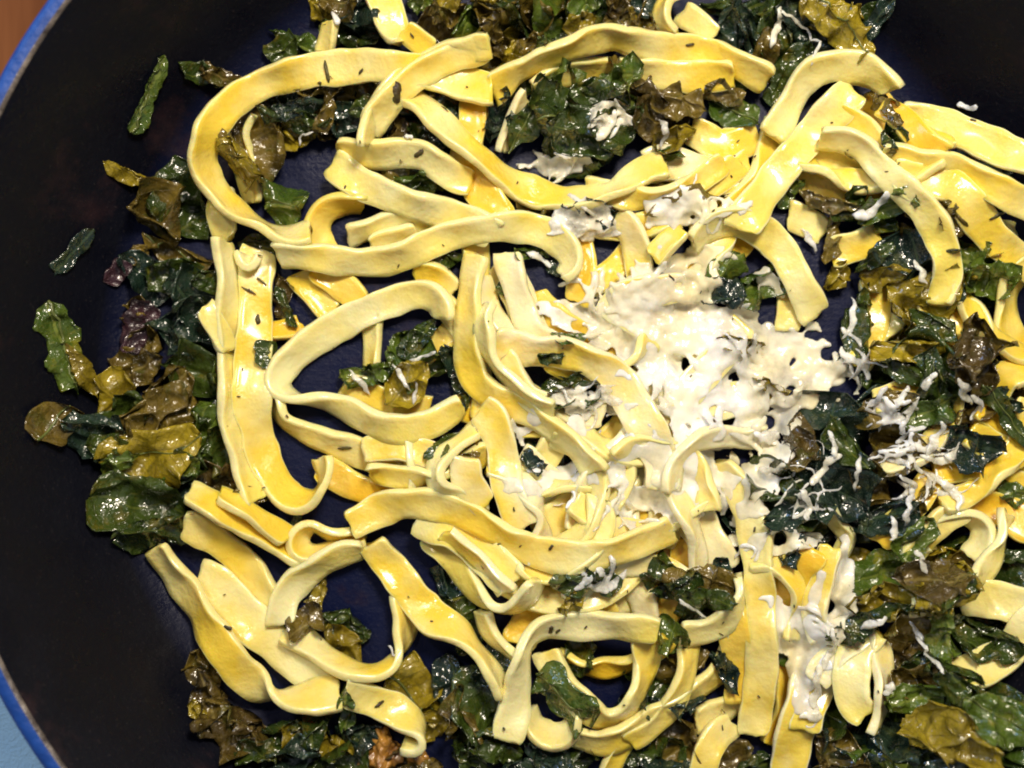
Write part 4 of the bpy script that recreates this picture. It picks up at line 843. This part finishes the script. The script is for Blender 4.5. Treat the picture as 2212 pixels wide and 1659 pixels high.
for a in [(706, 155, 44, 9, 88), (857, 200, 34, 22, 40), (905, 333, 18, 14, -20), (538, 628, 34, 5, -35), (566, 608, 26, 5, -50), (558, 690, 20, 10, 65), (745, 968, 30, 8, -10),
          (1190, 1360, 16, 12, 30), (1205, 1363, 10, 8, 0), (820, 1520, 20, 8, 10), (505, 1345, 16, 10, -60), (690, 1270, 14, 10, 30), (1190, 1182, 10, 9, 0), (2150, 468, 24, 8, 10),
          (1745, 1410, 16, 8, -50), (1715, 1310, 10, 5, 80), (1450, 600, 18, 5, -60), (920, 690, 14, 5, 80), (895, 690, 26, 6, 60), (780, 155, 10, 8, 0), (1110, 1100, 8, 5, 60),
          (1040, 1225, 14, 4, -70), (1720, 1400, 30, 6, 60), (1490, 98, 18, 6, -10), (690, 1385, 10, 8, 0)]:
    fleck(*a)
k = 0; tries = 0
while k < 70 and tries < 3000:
    tries += 1
    x = random.uniform(420, 2200); y = random.uniform(60, 1640)
    _, _, _, oid = owner_at(x, y)
    if oid >= 0 and OBJ[oid].name.startswith('fettuccine'):
        fleck(x, y, random.choice([4, 5, 6, 7, 11]), random.uniform(2, 4.5), random.uniform(0, 180)); k += 1

# ------------------------------------------------------------------ 7. melted cheese web
def strand_pts(dx, dy, L, ang, wig, r, sink=.3, n=None):
    n = n or max(5, int(L/7)); ar = math.radians(ang); P = []; x, y = dx, dy; k = random.uniform(-1, 1)*wig
    z = 60
    Q = []
    for i in range(n):
        Q.append((x, y)); x += cos(ar)*L/n; y -= sin(ar)*L/n; ar += k/n+random.gauss(0, wig*.18); k += random.gauss(0, wig*.3)
    Q = np.array(Q); Q += np.array([dx, dy])-Q.mean(0)
    z = gsm(settle(Q[:, 0], Q[:, 1]), .8); X, Y = place(Q[:, 0], Q[:, 1], z); z = np.minimum(hq(X, Y), z+20)
    # strands bridge hollows
    s_ = np.arange(n)*L/n
    z = np.max(z[None, :]-1.4*np.abs(s_[:, None]-s_[None, :]), axis=1); z = gsm(z, 1.2)
    return np.stack([X, Y, z+r*sink], 1)
def join_tubes(items, flat=.8):
    VV, FF, o = [], [], 0
    for P, R in items:
        V, f = tube_mesh(P, R, 8, flat); VV.append(V); FF += [tuple(o+q for q in t) for t in f]; o += len(V)
    return np.vstack(VV), FF
def vnoise(nx, ny, cell):
    gx_, gy_ = int(nx/cell)+3, int(ny/cell)+3; g = rng.standard_normal((gx_, gy_))
    X = np.arange(nx)/cell; Y = np.arange(ny)/cell; i = X.astype(int); j = Y.astype(int); u = X-i; v = Y-j; u = u*u*(3-2*u); v = v*v*(3-2*v)
    u = u[:, None]; v = v[None, :]; i = i[:, None]; j = j[None, :]
    return g[i, j]*(1-u)*(1-v)+g[i+1, j]*u*(1-v)+g[i, j+1]*(1-u)*v+g[i+1, j+1]*u*v
def blur2(A, s):
    k = np.exp(-.5*(np.arange(-int(3*s), int(3*s)+1)/s)**2); k /= k.sum()
    A = np.apply_along_axis(lambda r: np.convolve(np.pad(r, int(3*s), mode='edge'), k, 'valid'), 0, A)
    return np.apply_along_axis(lambda r: np.convolve(np.pad(r, int(3*s), mode='edge'), k, 'valid'), 1, A)
def film(lobes, holes, thr=.0, rough=.45, hole_cell=9, thick=9):
    """blanket of melted cheese sagging over whatever lies below, torn by holes"""
    x0 = min(a-r for a, b_, r, q, w in lobes)-20; x1 = max(a+r for a, b_, r, q, w in lobes)+20
    y0 = min(b_-q for a, b_, r, q, w in lobes)-20; y1 = max(b_+q for a, b_, r, q, w in lobes)+20
    st = 4.0; xs = np.arange(x0, x1, st); ys = np.arange(y0, y1, st); DX_, DY_ = np.meshgrid(xs, ys, indexing='ij'); nx, ny = DX_.shape
    F = np.full(DX_.shape, -9.0)
    for a, b_, r, q, w in lobes: F = np.maximum(F, w*(1-((DX_-a)/r)**2-((DY_-b_)/q)**2))
    F = F+rough*(vnoise(nx, ny, 14)*.55+vnoise(nx, ny, 6)*.55+vnoise(nx, ny, 3)*.25)
    ridg = np.abs(vnoise(nx, ny, hole_cell)); F = np.minimum(F, np.minimum(.92-ridg*.70, np.abs(vnoise(nx, ny, hole_cell*.6))*1.6+.06))
    for a, b_, r in holes: F = np.minimum(F, (np.hypot(DX_-a, DY_-b_)-r)/28)
    F = F-thr; F = np.where(blur2(F, 2) > -.1, .5*F+.5*blur2(F, 1.5), F)
    Z = settle(DX_.ravel(), DY_.ravel()).reshape(DX_.shape)
    Zs = .65*blur2(Z, 1.5)+.35*blur2(Z, 6)+1+3.0*vnoise(nx, ny, 6)*.5+1.2*vnoise(nx, ny, 3)*.5
    T_ = thick*np.sqrt(np.clip(F, 0, 1))+thick*.35*np.clip(F, 0, 1)*vnoise(nx, ny, 4)
    top = Zs+T_+1; bot = Zs-np.where(F > .25, 14, 8)
    # sagging to meet what is below near the rims
    X, Y = place(DX_, DY_, top); keep = (F > .03)
    idx = -np.ones(DX_.shape, int); idx[keep] = np.arange(keep.sum()); n = int(keep.sum())
    V = np.vstack([np.stack([X[keep], Y[keep], top[keep]], 1), np.stack([X[keep], Y[keep], bot[keep]], 1)]); Fc = []
    q = keep[:-1, :-1] & keep[1:, :-1] & keep[1:, 1:] & keep[:-1, 1:]
    qi, qj = np.nonzero(q); edge = {}
    for i, j in zip(qi, qj):
        c = (idx[i, j], idx[i, j+1], idx[i+1, j+1], idx[i+1, j]); Fc.append(c); Fc.append(tuple(n+k for k in reversed(c)))
        for k in range(4):
            e = (c[k], c[(k+1) % 4])
            if (e[1], e[0]) in edge: del edge[(e[1], e[0])]
            else: edge[e] = 1
    for (a, b_) in edge: Fc.append((b_, a, a+n, b_+n))
    used = np.zeros(2*n, bool); used[np.array([k for t in Fc for k in t], int)] = True
    mp = np.cumsum(used)-1; return V[used], [tuple(int(mp[k]) for k in t) for t in Fc]
def web(label, specs, blobs, mat, vox=2.6, it=9, sheet=None):
    items = []
    for (cx, cy, rx, ry, n, rmin, rmax, ang0) in specs:
        for _ in range(n):
            a = random.uniform(0, 2*math.pi); q = math.sqrt(random.random())
            x = cx+rx*q*cos(a); y = cy+ry*q*sin(a); r = random.uniform(rmin, rmax); L = random.uniform(45, 120)
            P = strand_pts(x, y, L, random.gauss(ang0, 40), 1.3, r, .05)
            t = np.linspace(-1, 1, len(P)); R = r*(1-.45*t**4)*(1+.25*np.sin(t*4+random.uniform(0, 6)))
            items.append((P, R))
    for (x, y, a, b) in blobs:
        P = strand_pts(x, y, a*1.6, random.uniform(0, 180), .5, b, -.05); t = np.linspace(-1, 1, len(P))
        items.append((P, b*np.sqrt(np.clip(1.03-t**2, .04, 1))))
    if items: V, f = join_tubes(items, .55)
    else: V, f = np.zeros((0, 3)), []
    if sheet:
        V2, f2 = film(**sheet); f = f+[tuple(len(V)+k for k in t) for t in f2]; V = np.vstack([V, V2])
    o = mesh_obj('melted_cheese', V, f, mat)
    md = o.modifiers.new('fuse', 'REMESH'); md.mode = 'VOXEL'; md.voxel_size = vox*U; md.use_smooth_shade = True
    sm = o.modifiers.new('relax', 'SMOOTH'); sm.factor = .6; sm.iterations = it
    tag(o, label, 'cheese'); return o
web('large web of melted cheese with round holes over the centre right of the pasta',
    [(1610, 790, 200, 120, 34, 6, 12, -20), (1440, 640, 130, 80, 14, 6, 11, -30), (1600, 900, 150, 70, 16, 6, 11, 0)], [(1480, 640, 50, 20), (1700, 760, 50, 20), (1760, 830, 40, 18)], M_CH,
    sheet=dict(lobes=[(1500, 650, 175, 120, 1.2), (1640, 790, 210, 120, 1.2), (1480, 800, 130, 120, .9), (1560, 900, 150, 80, .9), (1400, 700, 130, 80, .8), (1760, 800, 100, 90, 1.0), (1620, 600, 60, 50, .6)],
               holes=[(1493, 787, 18), (1548, 895, 17), (1660, 912, 13), (1692, 682, 26), (1773, 815, 14), (1610, 735, 16), (1710, 850, 14), (1600, 620, 34), (1560, 640, 20), (1590, 820, 14), (1660, 870, 16), (1820, 750, 16), (1830, 900, 14), (1610, 970, 20)]))
web('patch of melting cheese in the hollow left of the cheese web', [(1250, 650, 60, 50, 8, 5, 8, -30), (1290, 690, 60, 40, 5, 5, 8, -30)], [], M_CH,
    sheet=dict(lobes=[(1260, 670, 90, 45, .6), (1310, 710, 80, 40, .6)], holes=[(1215, 610, 14), (1240, 640, 12)], hole_cell=6, thick=7))
web('small clump of melted cheese in the hollow inside the arc noodle', [(1260, 870, 56, 40, 7, 5, 8, 0)], [], M_SH, sheet=dict(lobes=[(1260, 868, 64, 42, .5)], holes=[], hole_cell=5, thick=7))
web('cheese lump on the dark spot above the centre', [(1265, 480, 60, 36, 7, 5, 8, 0)], [], M_SH, sheet=dict(lobes=[(1262, 480, 70, 42, .6)], holes=[], hole_cell=5, thick=9))
web('melted cheese smear across the gap right above the arch noodle', [(1500, 450, 80, 30, 14, 4, 8, 35)], [], M_CH, sheet=dict(lobes=[(1500, 450, 110, 46, .7), (1430, 480, 50, 30, .6)], holes=[], hole_cell=7, thick=9))
web('cheese draped over the lower middle noodles', [(1350, 1090, 130, 50, 8, 4, 8, 0)], [], M_CH, sheet=dict(lobes=[(1300, 980, 120, 80, .3), (1400, 1060, 150, 90, .4), (1200, 1040, 60, 50, .2), (1520, 1010, 90, 60, .5), (1150, 930, 50, 40, .3)], holes=[(1380, 1020, 26), (1180, 960, 40), (1480, 1130, 14)], thick=5, hole_cell=10))
web('melted cheese on the green leaves of the upper tuft', [(1315, 270, 30, 26, 5, 5, 8, 60)], [], M_SH, sheet=dict(lobes=[(1318, 262, 46, 34, .7)], holes=[(1322, 285, 14)], thick=9, hole_cell=9))
web('strip of melted cheese under the green leaves of the upper tuft', [(1215, 355, 56, 16, 10, 4, 8, 0)], [], M_CH, sheet=dict(lobes=[(1215, 355, 76, 22, .7)], holes=[], thick=7, hole_cell=6))
web('melted cheese on the right part of the clump under the web', [(1740, 1010, 50, 100, 10, 3, 7, 80), (1660, 1170, 76, 20, 6, 4, 7, 0)], [], M_CH, sheet=dict(lobes=[(1650, 1000, 60, 70, .4), (1690, 1170, 110, 26, .7), (1620, 1080, 40, 60, .4)], holes=[], thick=6, hole_cell=8))
web('white cheese tangle on the leaves at the right', [(1980, 975, 66, 46, 14, 3.5, 6.5, -10), (2000, 1050, 76, 24, 11, 3.5, 6.5, -20)], [(2010, 965, 34, 10)], M_SH)
web('cheese shreds clumped left of the large green leaf on the right', [(1920, 890, 56, 32, 10, 4, 7, 20), (1850, 770, 26, 60, 6, 5, 8, 80)], [], M_SH, sheet=dict(lobes=[(1925, 885, 50, 30, .4)], holes=[], thick=6, hole_cell=6))
web('pale cheese strings on the lower right noodles', [(1790, 1290, 36, 80, 6, 4, 7, 70)], [], M_CH, sheet=dict(lobes=[(1800, 1280, 50, 110, .5), (1745, 1440, 45, 120, .5), (1690, 1330, 50, 70, .3)], holes=[(1790, 1310, 12)], thick=6, hole_cell=8))
web('cheese on the leaves above the bottom loop', [(1300, 1250, 40, 30, 4, 5, 8, 0)], [], M_SH, sheet=dict(lobes=[(1300, 1255, 50, 32, .6)], holes=[], thick=8, hole_cell=6))

# ------------------------------------------------------------------ 8. loose cheese shreds and crumbs
SHG = 'loose cheese shreds on the dish'
def shred(label, dx, dy, L, r, ang, wig=.9, mat=None):
    r = r*.70; L = L*1.1
    P = strand_pts(dx, dy, L, ang, wig, r, sink=.8, n=max(6, int(L/5))); n = len(P); t = np.linspace(-1, 1, n)
    R = r*np.sqrt(np.clip(1.04-np.abs(t)**3, .05, 1))*(1+.25*np.sin(t*4+random.uniform(0, 6))+.12*np.sin(t*11+random.uniform(0, 6)))
    V, f = tube_mesh(P, R, 12, .5)
    V = V+2.2*np.sin(V[:, [1, 2, 0]]/r*1.3+rng.uniform(0, 6, 3))*r/9+1.0*np.sin(V[:, [2, 0, 1]]/r*3.1+rng.uniform(0, 6, 3))*r/9
    o = mesh_obj('cheese_shred', V, f, mat or M_SH); tag(o, label, 'cheese shred', SHG); return o
for a in [('white cheese bit alone on the dark right pan wall', 2085, 232, 46, 9, -5),
          ('thin white cheese shred on the brown leaves inside the big left loop', 662, 300, 44, 4, 65),
          ('small white crumb of cheese in the dark gap right of the spotted noodle', 885, 298, 20, 7, 20),
          ('bright white dab of cheese at the left edge of the top leaves', 727, 45, 30, 8, -60),
          ('vertical milky cheese string in the top right leaf pile', 1675, 62, 90, 9, 88),
          ('long thin cheese string falling down the top right leaves', 1732, 75, 150, 5, 80),
          ('thick bluish cheese shred draped on the green leaf of the upper tuft', 1310, 275, 80, 13, 30),
          ('slanting cheese shred on the brown leaf above the big noodles', 1430, 290, 60, 9, 62),
          ('hook of cheese on the green leaf below the horizontal noodle', 1165, 560, 60, 10, -15),
          ('cheese shred lying on the leaf inside the S-shaped noodle', 868, 815, 70, 7, -60),
          ('bluish cheese shred left of the leaf inside the S-shaped noodle', 778, 825, 70, 8, -50),
          ('short cheese strand across the top of the leaf inside the S-shaped noodle', 915, 770, 60, 5, 10),
          ('cheese strand on the right edge of the leaf inside the S-shaped noodle', 897, 850, 50, 5, -70),
          ('plump white cheese shred on the large green leaf at right', 2005, 825, 46, 11, 80),
          ('cheese shred pair standing right of the large green leaf', 2072, 845, 60, 11, -75),
          ('lower cheese shred on the right side leaves', 2095, 880, 56, 9, 60),
          ('forked white cheese shred above the right hand tangle', 2015, 950, 80, 12, -80),
          ('white cheese shred crossing the right hand tangle', 2030, 985, 90, 12, -20),
          ('long white cheese shred at the bottom of the right tangle', 2040, 1055, 120, 12, -22),
          ('curved cheese string dropping from the right hand tangle', 1955, 1080, 110, 10, 75),
          ('cheese shred end at the foot of the right hand tangle', 1925, 1140, 60, 10, 30),
          ('white cheese shred on the brown leaf of the right clump', 1985, 590, 60, 9, -65),
          ('bluish cheese smear between the two right hand leaves', 1880, 450, 100, 14, 5),
          ('cheese shred beside the square pale noodle end', 1745, 520, 60, 9, -40),
          ('thick cheese shred tilting right of the web', 1835, 690, 90, 9, 65),
          ('cheese shred on the left of the right hand leaf clump', 1892, 860, 60, 9, 60),
          ('white shred lying flat on the green leaf of the right hand clump', 1955, 905, 80, 8, 30),
          ('pale shred below the flat white one on the right', 1960, 935, 80, 7, 25),
          ('rounded white cheese lump below the web', 1650, 945, 60, 17, -20),
          ('small white cheese lump among the dark leaves below the web', 1665, 1010, 60, 10, -25),
          ('blue white cheese streak on the blackish leaf below the web', 1795, 960, 60, 8, 70),
          ('bluish cheese smear down the blackish leaf', 1780, 1010, 90, 12, 50),
          ('white cheese drip at the foot of the blackish leaf', 1740, 1090, 70, 10, 80),
          ('thin cheese shred right of the blackish leaf', 1850, 1020, 80, 7, 65),
          ('curled white cheese shred on the brown leaves at lower right', 2000, 1410, 100, 6, -55),
          ('stubby brown and white shred above the curled one at lower right', 1975, 1360, 46, 7, -60),
          ('round white cheese crumb on the long green leaf at lower right', 1912, 1480, 34, 12, 60),
          ('cheese strand on the noodle stack at lower right', 1760, 1480, 90, 12, 80),
          ('white cheese blotch on the noodle flowing to the bottom edge', 1750, 1545, 50, 16, 20),
          ('cheese strand crossing the upper end of the lower right stack', 1790, 1400, 100, 9, -55),
          ('thin white shred on the rolled brown leaf near the bottom loop', 1490, 1310, 60, 5, -45),
          ('tiny white shred on the pan inside the lower left ring', 853, 1395, 34, 4, -10),
          ('bluish cheese patch by the yellow green leaf at lower right', 1885, 1345, 60, 12, 20),
          ('white cheese bit by the dark leaf in the lower right clump', 1985, 1210, 60, 8, -30),
          ('cheese string bridging the gap above the long fold', 1610, 1190, 80, 6, 50)]:
    shred(*a)
def crumb(label, dx, dy, r, sx=1.3):
    x, y = place(dx, dy, 60); z = float(hq(x, y)); x, y = place(dx, dy, z); bm = bmesh.new(); bmesh.ops.create_icosphere(bm, subdivisions=5, radius=1)
    ph = rng.uniform(0, 6, 6); V = []
    for v in bm.verts:
        c = v.co; k = 1+.16*math.sin(c.x*4+ph[0])+.14*math.sin(c.y*5+ph[1]+c.z*2)+.10*math.sin(c.z*7+c.x*5+ph[2])+.07*math.sin(c.x*13+ph[3])*math.sin(c.y*12+ph[4])+.04*math.sin(c.x*24+c.z*9)*math.sin(c.y*27+ph[5])
        V.append((x+c.x*r*sx*k, y+c.y*r*k, z+(c.z*.6+.45)*r*k))
    f = [tuple(v.index for v in q.verts) for q in bm.faces]; bm.free()
    tag(mesh_obj('browned_crumb', V, f, M_CR), label, 'crumb')
crumb('golden brown crusty lump below the curled noodle end at the bottom', 832, 1620, 44, .85)
crumb('brown crusty lump at the bottom edge right of the golden one', 905, 1648, 26, 1.2)
crumb('small dark crusty bit above the golden lump at the bottom', 800, 1645, 20)

# ------------------------------------------------------------------ 9. drop what nothing of can be seen, name the rest
bpy.context.view_layer.update()
dg = bpy.context.evaluated_depsgraph_get(); seen = {}
for iy in range(0, 300):
    for ix in range(0, 400):
        v = Vector(((ix+.5)/400*2212-CX, CY-(iy+.5)/300*1659, -DC)); v.normalize()
        hit, _, _, _, ob, _ = SC.ray_cast(dg, cam_o.location, v)
        if hit: seen[ob.name] = seen.get(ob.name, 0)+1
print('seen', len(seen))
for o in list(bpy.data.objects):
    if o.type == 'MESH' and o.name.startswith(('fettuccine', 'leaf_piece', 'cheese_shred', 'browned', 'herb', 'midrib')):
        own = seen.get(o.name, 0)
        need = {'f': 16, 'l': 10, 'c': 2, 'b': 2, 'h': 0, 'm': 1}[o.name[0]]
        if own < need: o['gone'] = 1
for o in list(bpy.data.objects):
    if o.parent is not None and o.parent.get('gone'): o['gone'] = 1
AUTO = [a for a in AUTO if not a[0].get('gone')]
keys = {}
for a in AUTO: keys.setdefault(a[1], []).append(a)
rows = []
for k_, L in keys.items():
    nb = 1 if len(L) <= 6 else (2 if len(L) <= 12 else 3)
    L.sort(key=lambda q: q[3]); m_ = math.ceil(len(L)/nb)
    for q_ in range(nb): rows.append((k_, [''] if nb == 1 else (['upper'], ['lower']) [q_] if nb == 2 else (['upper'], ['middle'], ['lower'])[q_], L[q_*m_:(q_+1)*m_]))
ORD = ['', 'second', 'third', 'fourth', 'fifth', 'sixth', 'seventh', 'eighth', 'ninth', 'tenth', 'eleventh', 'twelfth', 'thirteenth', 'fourteenth', 'fifteenth', 'sixteenth']
for (a_, b_, ph), (row,), L in rows:
    L.sort(key=lambda q: q[2]); n = len(L)
    noun = 'noodle strip' if b_ == 'noodle' else '%s leaf' % b_
    for i, q in enumerate(L):
        if n == 1: s = '%s %s %s' % (a_, noun, ph)
        elif i == 0: s = 'leftmost %s %s %s' % (a_, noun, ph)
        elif i == n-1: s = 'rightmost %s %s %s' % (a_, noun, ph)
        elif n == 3: s = 'middle of three %s %ss %s' % (a_, noun, ph)
        else: s = '%s %s %s from left %s' % (ORD[min(i, 15)], a_, noun, ph)
        if row: s += ', %s row' % row
        w_ = s.split()
        if len(w_) > 16: s = s.replace('from left ', '')
        if len(s.split()) > 16: s = s.replace('of the ', '')
        q[0]['label'] = s
for o in [o for o in bpy.data.objects if o.get('gone')]: bpy.data.objects.remove(o)
for o in bpy.data.objects:
    if '_b' in o: del o['_b']
print('heap top', HM.max(), 'objects', len(bpy.data.objects))
